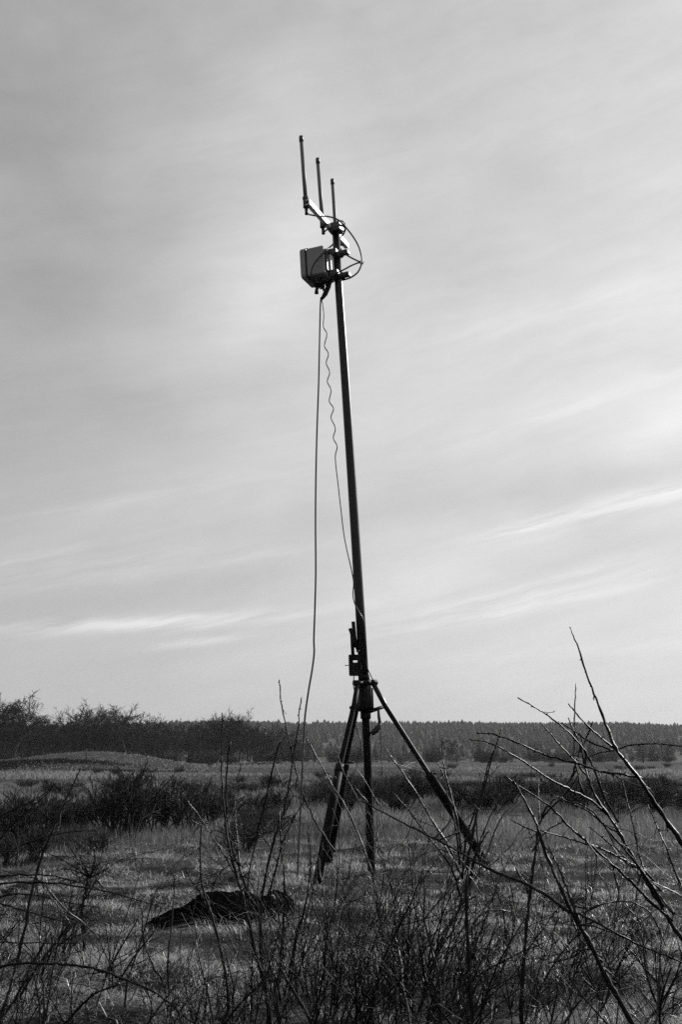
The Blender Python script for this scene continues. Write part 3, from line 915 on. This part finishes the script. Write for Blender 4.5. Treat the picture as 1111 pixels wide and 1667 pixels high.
def stem(parent, pts, Y0, Y1, w0, w1, twigs=5, root=None, mtl='bark', jit=.05, Lr=(.04, .16)):
    """pts run from the tip down to the foot; w = width in photo pixels"""
    n = len(pts)
    ys = np.linspace(Y1, Y0, n) + np.cumsum(rf.normal(0, jit * .35, n))
    W = [at(p[0], p[1], y) for p, y in zip(pts, ys)]
    ws = [w1 + (w0 - w1) * (i / (n - 1)) for i in range(n)]
    R = [pxr(w * .84, p[1], y) for w, p, y in zip(ws, pts, ys)]
    if root is not None:
        g = np.array([root[0], root[1], float(gz(root[0], root[1])) - .04]); W.append((W[-1] + g) / 2 + np.array([rf.normal(0, .01), 0, 0])); R.append(R[-1] * 1.08); W.append(g); R.append(R[-1] * 1.15)
    q = smooth(np.hstack([np.array(W), np.array(R)[:, None]]), 5)
    P, RR = q[:, :3], q[:, 3]
    P = P + (np.cumsum(rf.normal(0, 1, P.shape), 0) * .0009 + rf.normal(0, 1, P.shape) * .0012) * np.minimum(1, RR / .004)[:, None]              # small crooks
    RR = RR * (1 + .14 * rf.normal(0, 1, len(RR)).clip(-1.5, 1.5))
    RR = np.maximum(RR, .0007)
    mb = MB(); mb.tube(P, RR, 7)
    if twigs: side_twigs(mb, P, RR, rf, int(twigs * (1.8 if Lr[1] > .09 else 1)), (Lr[0], Lr[1] * (1.7 if Lr[1] > .09 else 1)))
    return mb.build('stem', M[mtl], parent)


def shrub(label, root, group='bare shrubs in the foreground'):
    return thing('bare_shrub', label, 'shrub', (root[0], root[1], float(gz(root[0], root[1]))), group)


# right edge: the tallest shrub
r = (1.45, 4.1); s = shrub('bare shrub at the right edge with the tallest thin stem crossing into the sky', r)
stem(s, [(928, 1021), (940, 1047), (955, 1092), (972, 1138), (988, 1180), (1003, 1222), (1022, 1246), (1050, 1281), (1080, 1326), (1111, 1371), (1150, 1440)], 4.3, 4.45, 10, 2.2, 4, r, Lr=(.015, .05))
stem(s, [(926, 1146), (940, 1163), (965, 1192), (1000, 1222)], 4.42, 4.3, 4.5, 2.6, 1, Lr=(.01, .04))
stem(s, [(914, 1177), (935, 1189), (960, 1205), (1000, 1221)], 4.4, 4.6, 4, 2.2, 1, Lr=(.01, .04))
stem(s, [(1135, 1219), (1085, 1212), (1060, 1210), (1030, 1212), (1004, 1219)], 4.4, 4.2, 3.6, 2.2, 1, Lr=(.01, .04))
stem(s, [(955, 1235), (975, 1225), (1003, 1219)], 4.4, 4.5, 3, 1.8, 0)
stem(s, [(776, 1193), (800, 1195), (830, 1205), (860, 1218), (890, 1231), (930, 1243), (975, 1257), (1020, 1265), (1044, 1271)], 4.4, 4.15, 5, 2.8, 4, Lr=(.01, .05))
stem(s, [(985, 1245), (1000, 1260), (1030, 1275), (1052, 1283)], 4.4, 4.5, 3.4, 1.6, 1, mtl='bark_pale', Lr=(.01, .03))
# right: converging bundle
r = (1.42, 4.9); s = shrub('bare shrub of many long stems fanning up-left from the lower right corner', r)
stem(s, [(927, 1169), (933, 1185), (944, 1212), (952, 1245), (958, 1270), (970, 1298), (992, 1330), (1012, 1362), (1038, 1408), (1064, 1455), (1090, 1500), (1125, 1560)], 4.9, 5.1, 9, 2.6, 6, r, Lr=(.02, .12))
stem(s, [(844, 1136), (868, 1150), (888, 1164), (920, 1189), (946, 1216), (962, 1243), (970, 1268), (985, 1305), (1003, 1340)], 5.0, 4.8, 5, 2.2, 4, Lr=(.01, .06))
stem(s, [(938, 1114), (937.5, 1150), (938, 1200), (940, 1245), (952, 1290)], 5.1, 5.4, 4, 2, 1, Lr=(.01, .03))
stem(s, [(880, 1176), (895, 1192), (912, 1212), (942, 1244), (958, 1266)], 5.0, 5.0, 4, 2.2, 2, Lr=(.01, .05))
stem(s, [(966, 1174), (955, 1203), (944, 1225), (938, 1248), (930, 1270)], 5.1, 5.2, 4.5, 3, 2, Lr=(.01, .05))
stem(s, [(944, 1189), (951, 1215), (956, 1240), (960, 1262)], 5.05, 5.1, 4, 2.4, 1, Lr=(.01, .05))
stem(s, [(765, 1203.5), (790, 1207), (815, 1217), (840, 1232), (870, 1252), (905, 1275), (935, 1290), (968, 1309), (985, 1325)], 4.95, 4.6, 5, 2.2, 4, Lr=(.01, .05))
stem(s, [(895, 1293), (930, 1307), (960, 1323), (985, 1343), (1003, 1352)], 4.95, 4.9, 4, 1.6, 3, Lr=(.02, .1))
stem(s, [(822, 1264), (860, 1289), (900, 1314), (930, 1344), (960, 1369), (985, 1393), (1020, 1424), (1060, 1464), (1095, 1496)], 4.95, 4.7, 7, 2.8, 6, Lr=(.02, .12))
stem(s, [(880, 1352), (920, 1364), (955, 1373), (980, 1383), (1020, 1404), (1050, 1420), (1075, 1450)], 4.95, 4.7, 5.5, 2.4, 3, Lr=(.02, .1))
stem(s, [(960, 1346), (978, 1360), (998, 1378), (1020, 1402), (1046, 1416), (1070, 1450)], 4.95, 5.1, 5, 1.8, 2)
stem(s, [(1010, 1255), (1020, 1292), (1030, 1330), (1040, 1375), (1050, 1412), (1070, 1450), (1100, 1490)], 4.95, 5.3, 5, 1.8, 5)
stem(s, [(960, 1238), (977, 1262), (983, 1290), (984, 1312)], 5.05, 5.2, 3, 1.4, 1, Lr=(.01, .04))
stem(s, [(1056, 1310), (1070, 1345), (1082, 1375), (1100, 1420), (1125, 1470)], 4.95, 5.2, 5, 1.8, 4)
stem(s, [(1060, 1434), (1085, 1446), (1115, 1462)], 4.8, 4.7, 3.6, 2, 0, mtl='bark_pale')
stem(s, [(930, 1303), (955, 1315), (975, 1332), (995, 1360), (1030, 1400), (1056, 1440), (1080, 1480)], 4.95, 4.8, 6, 2, 4)
# right centre: thick forked diagonal
r = (1.06, 4.25); s = shrub('bare shrub with the thickest diagonal stem, forked and leaning left, right of the tripod', r)
stem(s, [(835, 1268), (852, 1295), (866, 1325), (877, 1352), (888, 1390), (905, 1432), (925, 1478), (955, 1528), (985, 1585), (1012, 1632), (1045, 1690)], 4.45, 4.7, 12, 3.6, 6, r, Lr=(.03, .14))
stem(s, [(893, 1375), (905, 1402), (920, 1438), (932, 1475), (940, 1502)], 4.5, 4.75, 7, 3, 3)
stem(s, [(588, 1304), (620, 1320), (660, 1340), (690, 1354), (720, 1370), (760, 1392), (800, 1413), (850, 1433), (890, 1453), (928, 1480)], 4.55, 5.3, 7, 2.4, 5, Lr=(.03, .12))
stem(s, [(831, 1334), (850, 1345), (872, 1356)], 4.6, 4.6, 3.2, 1.8, 1)
stem(s, [(1140, 1580), (1085, 1557), (1040, 1539), (1000, 1519), (960, 1497), (935, 1485)], 4.5, 4.3, 5, 3.4, 3)
stem(s, [(1085, 1540), (1062, 1490), (1040, 1473), (1012, 1466), (985, 1470), (955, 1484), (940, 1496)], 4.55, 4.8, 4, 2, 2)
stem(s, [(895, 1567), (930, 1560), (958, 1545), (980, 1568)], 4.5, 4.6, 4, 2, 3)
# Y-shaped upright stem
r = (.93, 5.4); s = shrub('upright bare shrub with a Y-shaped top right of the tripod leg', r)
stem(s, [(941, 1252), (925, 1276), (908, 1297), (892, 1315), (880, 1338), (875, 1365), (868, 1410), (862, 1460), (856, 1510), (851, 1580), (848, 1660)], 5.4, 5.6, 8, 2.6, 5, r, Lr=(.03, .16))
stem(s, [(944, 1258), (930, 1280), (905, 1308), (884, 1330)], 5.5, 5.4, 4, 2, 2)
stem(s, [(921, 1337), (900, 1347), (885, 1362), (872, 1385)], 5.5, 5.3, 3.6, 2, 2)
stem(s, [(830, 1395), (845, 1420), (860, 1450), (864, 1470)], 5.5, 5.4, 3.6, 1.6, 3)
stem(s, [(925, 1455), (900, 1490), (870, 1530), (852, 1560)], 5.5, 5.6, 3.6, 1.6, 4)
stem(s, [(878, 1268), (877, 1300), (879, 1335)], 5.5, 5.7, 3, 1.6, 1)
# the clump by the right tripod leg
r = (.62, 5.3); s = shrub('dense fan of upright twigs on a dark trunk just left of right tripod foot', r)
stem(s, [(818, 1184), (806, 1222), (795, 1262), (782, 1310), (770, 1360), (762, 1410), (760, 1470), (765, 1560), (772, 1667)], 5.3, 5.6, 9, 1.6, 4, r, Lr=(.05, .22))
stem(s, [(811, 1210), (797, 1240), (786, 1282), (770, 1330), (758, 1385), (756, 1430)], 5.4, 5.5, 5, 1.4, 3, Lr=(.04, .2))
stem(s, [(627, 1217), (640, 1236), (655, 1256), (680, 1296), (705, 1340), (730, 1380), (752, 1430)], 5.4, 5.3, 5, 1.8, 5, mtl='bark_pale', Lr=(.03, .14))
stem(s, [(720, 1196), (721, 1230), (727, 1262), (735, 1292), (744, 1330), (752, 1390)], 5.4, 5.7, 4, 1.5, 2, Lr=(.02, .08))
stem(s, [(710, 1235), (722, 1260), (732, 1300), (745, 1350), (753, 1410)], 5.4, 5.6, 4, 1.3, 3, Lr=(.02, .1))
stem(s, [(835, 1285), (810, 1310), (790, 1350), (772, 1400), (762, 1450)], 5.4, 5.5, 4, 1.4, 2)
stem(s, [(796, 1352), (785, 1372), (775, 1400), (766, 1440)], 5.4, 5.2, 4, 1.4, 3)
stem(s, [(640, 1290), (668, 1322), (700, 1365), (735, 1415), (752, 1470)], 5.4, 5.2, 5, 1.6, 6)
stem(s, [(812, 1440), (800, 1470), (785, 1510), (768, 1560)], 5.3, 5.4, 4.5, 1.8, 3)
# left of the mast
r = (-.30, 5.1); s = shrub('bare shrub with the straight stems rising past the horizon left of the hanging cable', r)
stem(s, [(361.5, 1160), (361, 1190), (361, 1240), (363, 1290), (367, 1340), (376, 1390), (390, 1437), (402, 1480), (418, 1550), (432, 1610), (440, 1667)], 5.1, 5.3, 8.5, 2.0, 7, r, Lr=(.03, .16))
stem(s, [(375, 1208), (371, 1245), (369, 1290), (373, 1340), (382, 1385), (395, 1425), (404, 1462)], 5.2, 5.35, 6, 2.6, 4, Lr=(.03, .14))
stem(s, [(394, 1235), (386, 1280), (382, 1320), (386, 1370), (391, 1410)], 5.2, 5.5, 4, 1.4, 4)
stem(s, [(303, 1300), (328, 1333), (352, 1368), (372, 1402), (395, 1445)], 5.2, 5.0, 4, 1.8, 4, mtl='bark_pale')
stem(s, [(452, 1262), (432, 1325), (417, 1375), (405, 1430), (408, 1480)], 5.2, 5.5, 4, 1.3, 4)
stem(s, [(446, 1352), (425, 1358), (405, 1368), (390, 1380), (383, 1400)], 5.2, 5.3, 3.4, 1.4, 4)
r = (-.12, 5.5); s = shrub('bare shrub whose two thin stems cross in an X just left of the hanging cable', r)
stem(s, [(454.5, 1106), (457, 1135), (463, 1168), (470, 1205), (477, 1238), (486, 1272), (497, 1304), (510, 1332), (528, 1362), (546, 1388)], 5.8, 5.7, 3.8, 2.0, 5, Lr=(.02, .1))
stem(s, [(491, 1134), (488, 1160), (484, 1195), (478, 1238), (470, 1290), (460, 1330), (450, 1360), (438, 1410), (428, 1470), (428, 1560), (446, 1640)], 5.5, 5.7, 6, 2.0, 6, r, Lr=(.03, .12))
stem(s, [(466, 1198), (456, 1210), (448, 1235), (438, 1280), (425, 1330), (412, 1390)], 5.6, 5.5, 4, 1.4, 4)
stem(s, [(455, 1320), (456, 1350), (460, 1400), (463, 1445), (462, 1500), (455, 1580)], 5.5, 5.6, 5, 2.2, 6)
stem(s, [(497, 1300), (480, 1330), (462, 1370), (448, 1420), (430, 1480)], 5.6, 5.5, 4, 1.4, 5)
stem(s, [(502, 1350), (505, 1400), (500, 1460), (480, 1540), (462, 1620)], 5.6, 5.5, 5, 1.6, 6)
r = (-.62, 5.6); s = shrub('slender bare shrub behind the black heap, single stem bending near the top', r)
stem(s, [(345, 1262), (333, 1300), (327, 1340), (324, 1390), (328, 1440), (345, 1490), (362, 1560), (370, 1640)], 5.6, 5.8, 6, 1.5, 7, r, Lr=(.03, .2))
stem(s, [(300, 1410), (310, 1430), (325, 1450), (340, 1480)], 5.7, 5.6, 3.6, 1.3, 4)
stem(s, [(385, 1400), (360, 1420), (345, 1450), (348, 1490)], 5.7, 5.5, 3.6, 1.3, 4)
# far left
r = (-1.45, 5.3); s = shrub('bare shrub at the left edge with long stems leaning right and arching branches', r)
stem(s, [(132, 1249), (118, 1278), (104, 1306), (92, 1335), (76, 1372), (62, 1415), (50, 1465), (36, 1530), (20, 1600), (-10, 1680)], 5.3, 5.5, 8, 2.0, 7, r, Lr=(.03, .18))
stem(s, [(92, 1274), (72, 1292), (55, 1303), (28, 1316), (0, 1330), (-40, 1352)], 5.3, 5.2, 4, 1.8, 3)
stem(s, [(85, 1284), (60, 1308), (30, 1334), (0, 1366), (-40, 1410)], 5.3, 5.1, 5, 1.6, 4)
stem(s, [(156, 1352), (120, 1354), (80, 1361), (40, 1375), (0, 1394), (-50, 1425)], 5.3, 5.1, 4.6, 1.6, 3)
stem(s, [(35, 1386), (10, 1386), (-30, 1388)], 5.2, 5.1, 3.6, 2, 0)
stem(s, [(160, 1447), (120, 1434), (80, 1424), (40, 1422), (0, 1424), (-50, 1432)], 5.2, 5.1, 4.6, 1.6, 4)
stem(s, [(266, 1478), (220, 1463), (180, 1452), (140, 1445), (90, 1438), (40, 1436), (0, 1438), (-60, 1445)], 5.2, 4.9, 4.6, 1.6, 4)
stem(s, [(160, 1477), (110, 1470), (60, 1458), (20, 1455), (-30, 1465)], 5.2, 5.0, 4, 1.6, 3)
stem(s, [(115, 1504), (70, 1492), (30, 1480), (0, 1472), (-40, 1460)], 5.2, 5.0, 4, 1.6, 3)
r = (-1.22, 4.9); s = shrub('bare shrub in the lower left corner with a long branch sweeping down to the right', r)
stem(s, [(318, 1667), (295, 1650), (265, 1625), (230, 1606), (190, 1590), (150, 1576), (110, 1570), (60, 1567), (10, 1571), (-40, 1590)], 4.9, 4.6, 5.6, 3, 6)
stem(s, [(81, 1512), (72, 1535), (58, 1562), (45, 1590), (28, 1620), (5, 1655), (-20, 1700)], 4.9, 5.1, 8, 3.6, 5, r)
stem(s, [(27, 1570), (18, 1605), (8, 1640), (-2, 1690)], 4.9, 5.1, 6, 3, 3)
stem(s, [(40, 1558), (52, 1575), (60, 1610), (65, 1640), (68, 1690)], 4.9, 4.8, 4, 2, 3, mtl='bark_pale')
stem(s, [(80, 1458), (92, 1472), (104, 1488), (116, 1505)], 5.0, 4.9, 2.8, 1.6, 1, mtl='bark_pale')
stem(s, [(197, 1612), (185, 1580), (172, 1552), (160, 1527), (140, 1505), (105, 1476), (80, 1448)], 4.9, 5.1, 3.4, 2.0, 3, mtl='bark_pale')
stem(s, [(122, 1534), (122, 1534.5), (60, 1534), (0, 1533), (-40, 1532)], 5.0, 4.9, 2.8, 1.6, 2)
stem(s, [(195, 1602), (170, 1610), (150, 1622), (128, 1642), (100, 1672)], 4.9, 4.7, 6, 3, 4)
r = (-1.5, 7.2); s = shrub('small bare shrub left of the black heap, twigs bursting from one knot', r)
for q in ([(90, 1347), (112, 1378), (132, 1410), (145, 1426)], [(153, 1380), (154, 1400), (150, 1415), (146, 1428)], [(192, 1394), (172, 1408), (158, 1418), (146, 1428)], [(105, 1390), (125, 1402), (140, 1420), (145, 1428)],
          [(118, 1366), (128, 1390), (138, 1412), (145, 1428)], [(180, 1412), (165, 1418), (146, 1430)], [(80, 1420), (110, 1415), (135, 1422), (145, 1430)], [(165, 1402), (155, 1412), (146, 1428)], [(70, 1385), (100, 1400), (130, 1418), (145, 1430)]):
    stem(s, q, 7.2, 7.2 + rf.uniform(-.25, .25), 3.4, 1.3, 4, Lr=(.04, .2))
stem(s, [(144, 1424), (141, 1445), (136, 1470), (134, 1495)], 7.2, 7.2, 7, 5, 8, r, Lr=(.06, .3))
r = (-1.0, 6.6); s = shrub('thin bare shrub with one stem curving in front of the left end of the heap', r)
stem(s, [(231, 1480), (232, 1510), (238, 1540), (252, 1572), (266, 1592), (274, 1620), (276, 1680)], 5.9, 5.9, 4.6, 2.4, 4, (-.82, 5.4))
stem(s, [(283, 1418), (283, 1460), (280, 1510), (275, 1560), (276, 1640)], 6.0, 6.2, 4.6, 2.0, 3, (-.82, 5.5))

r = (.24, 6.4); s = shrub('pale-tipped bare shrub between the hanging cable and the left tripod leg', r)
stem(s, [(500, 1203), (507, 1217), (521, 1243), (541, 1280), (560, 1312), (580, 1352), (597, 1400), (612, 1460)], 6.4, 6.6, 4.5, 2.4, 3, r, mtl='bark_pale', Lr=(.02, .1))
stem(s, [(578, 1279), (584, 1289), (598, 1306)], 6.5, 6.4, 4, 3, 0, mtl='bark_pale')
stem(s, [(831, 1484), (815, 1480), (798, 1481), (783, 1488), (774, 1498), (768, 1512)], 6.0, 6.1, 4.5, 2.4, 0, (.75, 6.0), mtl='bark_pale')
for (px, py, Yd, sz, lb) in ((443, 1463, 6.5, 1.2, 'curled pale dead leaf caught beside the right end of the heap'), (605, 1481, 6.2, 1.3, 'curled pale dead leaf low in front of the central column'),
                         (668, 1483, 6.2, 1.4, 'brightest hooked dead leaf on a twig right of the column'), (769, 1513, 6.0, 1.2, 'curled dead leaf at the foot of the pale arching stalk'),
                         (57, 1311, 5.6, 1.2, 'hooked pale leaf on a twig at the left edge by the broom band'), (62, 1531, 6.0, 1.3, 'curled pale dead leaf near the lower left corner'),
                         (807, 1516, 6.0, .9, 'small pale leaf tip between the arching stalk and the Y-shaped shrub')):
    c0 = at(px, py, Yd); mb = MB(); a = rf.uniform(0, 6); L_ = .012 * sz
    ring = []
    for k in range(8):
        t = k / 7; th = -0.6 + 2.6 * t; wd = L_ * .55 * math.sin(PI * (.08 + .9 * t))
        q = np.array([math.sin(th) * L_ * math.cos(a), math.sin(th) * L_ * math.sin(a) * .5, math.cos(th) * L_ * 1.3])
        n_ = np.array([-math.sin(a), math.cos(a), .2])
        ring += [c0 + q - n_ * wd, c0 + q * .8 , c0 + q + n_ * wd, c0 + q * 1.06]
    fs = []
    for k in range(7):
        for j in range(4): fs.append((k * 4 + j, k * 4 + (j + 1) % 4, k * 4 + 4 + (j + 1) % 4, k * 4 + 4 + j))
    mb.add(np.array(ring), fs + [(0, 1, 2, 3), (28, 29, 30, 31)], True)
    tag(mb.build('dead_leaf', M['brown_leaf'], None, c0), lb, 'leaf', 'dead leaves caught on twigs')

# the thicket along the bottom of the picture: generated shrubs with their own stems
GT = 'bare shrubs of the bottom thicket'


def thicket(x, y, H, n, seed, label):
    rgx = np.random.RandomState(seed)
    z = float(gz(x, y)); s = thing('thicket_shrub', label, 'shrub', (x, y, z), GT)
    for k in range(n):
        a = rgx.rand() * 2 * PI; til = abs(rgx.normal(.5, .36))
        m0 = MB(); m1 = MB()
        p = np.array([x + rgx.normal(0, .13), y + rgx.normal(0, .13), z - .06])
        grow([m0, m1], p, (math.cos(a) * til + .14, math.sin(a) * til * .8, 1), H * (.6 + .55 * rgx.rand()), .0032 + .0055 * rgx.rand() ** 2, 0, 2, rgx, (5, 2, 0), .01, .10, (6, 5, 4), .0011, .52, (.3, .8), .12)
        st = m0.build('stem', M['bark_pale'] if rgx.rand() < .12 else M['bark'], s)
        m1.build('twigs', M['bark'], st)


for (x0, x1, cnt, h0, h1) in ((-60, 205, 14, .35, .68), (300, 450, 6, .35, .52), (450, 730, 24, .42, .78), (470, 720, 8, .75, 1.0), (730, 1180, 19, .38, .7)):
    for i in range(cnt):
        yy = rf.uniform(4.6, 5.4 if x0 == 300 else 7.6)
        pxx = x0 + (x1 - x0) * (i + rf.rand()) / cnt
        thicket((pxx - CX) / F * yy / 1.05, yy, rf.uniform(h0, h1), rf.randint(2, 4) if x0 == 470 else rf.randint(3, 7), 1000 + i * 7 + x0, 'thin-twigged bare shrub in the tangled thicket along the bottom')

# ------------------------------------------------------------------ air
hz = MB(); hz.prism(np.array([0, 950., 34.]), EX, EY, EZ, 1700, 37, 1100)
hm = bpy.data.materials.new('haze_air'); hm.use_nodes = True
nt = hm.node_tree; nt.nodes.clear()
ou = nt.nodes.new('ShaderNodeOutputMaterial'); pv = nt.nodes.new('ShaderNodeVolumePrincipled')
pv.inputs['Color'].default_value = (.9, .9, .9, 1); pv.inputs['Density'].default_value = 0.00012
pv.inputs['Anisotropy'].default_value = 0.2
nt.links.new(pv.outputs[0], ou.inputs['Volume'])
tag(hz.build('haze', hm), 'thin pale haze over the distant field and hill', 'haze', kind='stuff')

# ------------------------------------------------------------------ light and sky
SUN_AZ, SUN_EL = math.radians(48), math.radians(26)      # azimuth right of the view direction
ld = bpy.data.lights.new('sun', 'SUN'); ld.energy = 4.6; ld.angle = math.radians(.6); ld.color = (1, .995, .985)
lo = bpy.data.objects.new('sun', ld); COL.objects.link(lo)
sd = Vector((math.sin(SUN_AZ) * math.cos(SUN_EL), math.cos(SUN_AZ) * math.cos(SUN_EL), math.sin(SUN_EL)))
lo.rotation_euler = (-sd).to_track_quat('-Z', 'Y').to_euler()

w = bpy.data.worlds.new('World'); SC.world = w; w.use_nodes = True
nt = w.node_tree; N = nt.nodes; L = nt.links; bg = N['Background']
sky = N.new('ShaderNodeTexSky'); sky.sky_type = 'NISHITA'; sky.sun_disc = False
sky.sun_elevation = SUN_EL; sky.sun_rotation = SUN_AZ
sky.air_density = 1.2; sky.dust_density = 3.0


def mth(op, a, b=None, c=None, clamp=False):
    n = N.new('ShaderNodeMath'); n.operation = op; n.use_clamp = clamp
    for i, v in enumerate((a, b, c)):
        if v is None: continue
        if isinstance(v, (int, float)): n.inputs[i].default_value = v
        else: L.new(v, n.inputs[i])
    return n.outputs[0]


tc = N.new('ShaderNodeTexCoord'); sx = N.new('ShaderNodeSeparateXYZ'); L.new(tc.outputs['Generated'], sx.inputs[0])
az = mth('ARCTAN2', sx.outputs['X'], sx.outputs['Y']); el = mth('ARCSINE', sx.outputs['Z'])


def cmb(x, y, z=0.0):
    n = N.new('ShaderNodeCombineXYZ')
    for i, v in enumerate((x, y, z)):
        if isinstance(v, (int, float)): n.inputs[i].default_value = v
        else: L.new(v, n.inputs[i])
    return n.outputs[0]


def wnoise(vec, sc, det=4, rough=.55):
    n = N.new('ShaderNodeTexNoise'); n.inputs['Scale'].default_value = sc; n.inputs['Detail'].default_value = det; n.inputs['Roughness'].default_value = rough
    L.new(vec, n.inputs['Vector']); return n.outputs['Fac']


def rot(th):
    c, s_ = math.cos(th), math.sin(th)
    return (mth('ADD', mth('MULTIPLY', az, c), mth('MULTIPLY', el, s_)), mth('SUBTRACT', mth('MULTIPLY', el, c), mth('MULTIPLY', az, s_)))


warp = mth('MULTIPLY', mth('SUBTRACT', wnoise(cmb(az, el), 5.0, 3), .5), .09)
warp2 = mth('MULTIPLY', mth('SUBTRACT', wnoise(cmb(az, el, 3.7), 16.0, 3), .5), .022)
s1, t1 = rot(math.radians(13))
t1w = mth('ADD', mth('ADD', t1, mth('MULTIPLY', warp, .8)), mth('MULTIPLY', warp2, .25))
streak = wnoise(cmb(mth('MULTIPLY', s1, 1.0), mth('MULTIPLY', t1w, 5.5)), 3.2, 5, .5)
fine = wnoise(cmb(mth('MULTIPLY', s1, 1.8), mth('MULTIPLY', t1w, 15.0), 9.0), 4.0, 9, .68)
s2, t2 = rot(math.radians(35))
soft = wnoise(cmb(s2, mth('MULTIPLY', mth('ADD', t2, warp), 1.6), 5.0), 4.5, 3, .5)


def azel(px, py):
    d = unit(ray(px, py)); return math.atan2(d[0], d[1]), math.asin(d[2])


# cirrus wisps: (px, py, angle deg, length px, width px, strength)
WISPS = [(250, 1013, 5, 190, 13, .9), (320, 1044, 8, 70, 6, 1.0), (700, 950, 12, 170, 34, .75), (760, 990, 12, 300, 22, .5), (870, 852, 12, 120, 10, .6), (1010, 828, 12, 170, 14, .5), (1080, 797, 6, 120, 12, .45),
         (1090, 690, 20, 130, 55, .65), (440, 470, 50, 150, 80, .72), (640, 890, 20, 260, 60, .28), (520, 380, 70, 360, 170, .36), (700, 640, 10, 420, 170, .3), (150, 850, 12, 330, 40, .25),
         (1040, 520, 30, 250, 120, .3), (600, 1120, 0, 700, 90, .16), (130, 930, 12, 260, 18, .3)]
WISPS += [(120, 1018, 4, 220, 8, .4), (480, 1000, 8, 160, 9, .35), (880, 985, 10, 200, 9, .3), (60, 905, 14, 200, 9, .3), (360, 915, 11, 200, 9, .28), (230, 810, 12, 240, 10, .25), (900, 505, 12, 260, 14, .25), (960, 1060, 3, 260, 10, .2), (950, 660, 14, 240, 14, .3), (420, 150, 40, 260, 60, .22)]
DARK = [(110, 330, 80, 280, 110, -.22), (0, 60, 0, 520, 330, -.62), (20, 620, 20, 260, 330, -.5), (330, 640, 15, 230, 60, -.28), (960, 780, 10, 260, 38, -.35), (620, 830, 8, 260, 34, -.2), (820, 930, 10, 280, 25, -.3), (1060, 40, 0, 250, 160, -.1), (300, 960, 10, 260, 22, -.22), (560, 40, 0, 420, 110, -.25), (860, 300, 20, 200, 70, -.1)]
accs = {}
for (px, py, th, ln, wd, amp) in WISPS + DARK:
    a0, e0 = azel(px, py); t = math.radians(th); c, s_ = math.cos(t), math.sin(t)
    da = mth('SUBTRACT', az, a0); de = mth('ADD', mth('SUBTRACT', el, e0), mth('MULTIPLY', warp2, min(1.0, wd / 25.0)))
    u = mth('MULTIPLY', mth('ADD', mth('MULTIPLY', da, c), mth('MULTIPLY', de, s_)), F / ln)
    v = mth('MULTIPLY', mth('SUBTRACT', mth('MULTIPLY', de, c), mth('MULTIPLY', da, s_)), F / wd)
    g = mth('MULTIPLY', mth('EXPONENT', mth('MULTIPLY', mth('ADD', mth('MULTIPLY', u, u), mth('MULTIPLY', v, v)), -1.0)), amp)
    q_ = 'crisp' if (amp > 0 and wd < 30) else 'soft'
    accs[q_] = g if q_ not in accs else mth('ADD', accs[q_], g)
detail = mth('ADD', mth('MULTIPLY', mth('SUBTRACT', streak, .5), .95), mth('MULTIPLY', mth('SUBTRACT', fine, .5), .55))
detail = mth('ADD', detail, mth('MULTIPLY', mth('SUBTRACT', soft, .5), 1.1))
mott = wnoise(cmb(mth('ADD', az, mth('MULTIPLY', warp, .5)), mth('MULTIPLY', mth('ADD', el, mth('MULTIPLY', warp, .7)), 1.8), 12.0), 11.0, 7, .6)
detail = mth('ADD', detail, mth('MULTIPLY', mth('SUBTRACT', mott, .5), .9))
fade = mth('MULTIPLY_ADD', mth('SMOOTH_MIN', mth('ABSOLUTE', el), .5, .1), 0.9, .45)
detail = mth('MULTIPLY', detail, fade)
fibre = wnoise(cmb(mth('MULTIPLY', s1, 3.0), mth('MULTIPLY', mth('ADD', t1, mth('MULTIPLY', warp2, .5)), 42.0), 2.0), 3.0, 8, .65)
mask = mth('MULTIPLY', mth('SUBTRACT', fibre, .33), 4.0, None, True)
cloud = mth('ADD', mth('ADD', mth('MULTIPLY', accs['crisp'], mth('MULTIPLY', mask, 1.25)), mth('MULTIPLY', accs['soft'], mth('MULTIPLY_ADD', fine, .7, .65))), detail)
cloud = mth('ADD', cloud, mth('MULTIPLY', mth('SUBTRACT', fibre, .5), mth('MULTIPLY', mth('MAXIMUM', mth('SUBTRACT', soft, .42), 0.0), 1.6)))
bw = N.new('ShaderNodeRGBToBW'); L.new(sky.outputs[0], bw.inputs[0])
dt = N.new('ShaderNodeVectorMath'); dt.operation = 'DOT_PRODUCT'; L.new(tc.outputs['Generated'], dt.inputs[0]); dt.inputs[1].default_value = tuple(sd)
halo = mth('POWER', mth('MULTIPLY_ADD', dt.outputs['Value'], .5, .5), 1.3)
veil = mth('MULTIPLY_ADD', halo, 2.7, 2.5)                          # a veil of cirrus, brighter towards the sun
base = mth('ADD', mth('MULTIPLY', bw.outputs[0], 0.25), veil)
val = mth('MAXIMUM', mth('MULTIPLY', base, mth('MULTIPLY_ADD', cloud, 0.30, 1.0)), .4)
L.new(cmb(val, val, val), bg.inputs['Color'])
bg.inputs['Strength'].default_value = 0.1

# ------------------------------------------------------------------ camera
cd = bpy.data.cameras.new('camera'); cam = bpy.data.objects.new('camera', cd); COL.objects.link(cam)
cam.location = (0, 0, EYE); cam.rotation_euler = (PI / 2 + PITCH, 0, 0)
cd.sensor_fit = 'VERTICAL'; cd.sensor_height = 36; cd.sensor_width = 24; cd.lens = 36 * F / 1667
cd.clip_start = .05; cd.clip_end = 6000
SC.camera = cam
for o in bpy.data.objects:
    if '_o' in o: del o['_o']
SC.view_settings.view_transform = 'Standard'; SC.view_settings.look = 'None'
SC.view_settings.exposure = 0; SC.view_settings.gamma = 1
SC.cycles.sample_clamp_direct = 5; SC.cycles.sample_clamp_indirect = 2
SC.cycles.max_bounces = 6; SC.cycles.volume_bounces = 0
SC.cycles.use_denoising = False
SC.render.film_transparent = False
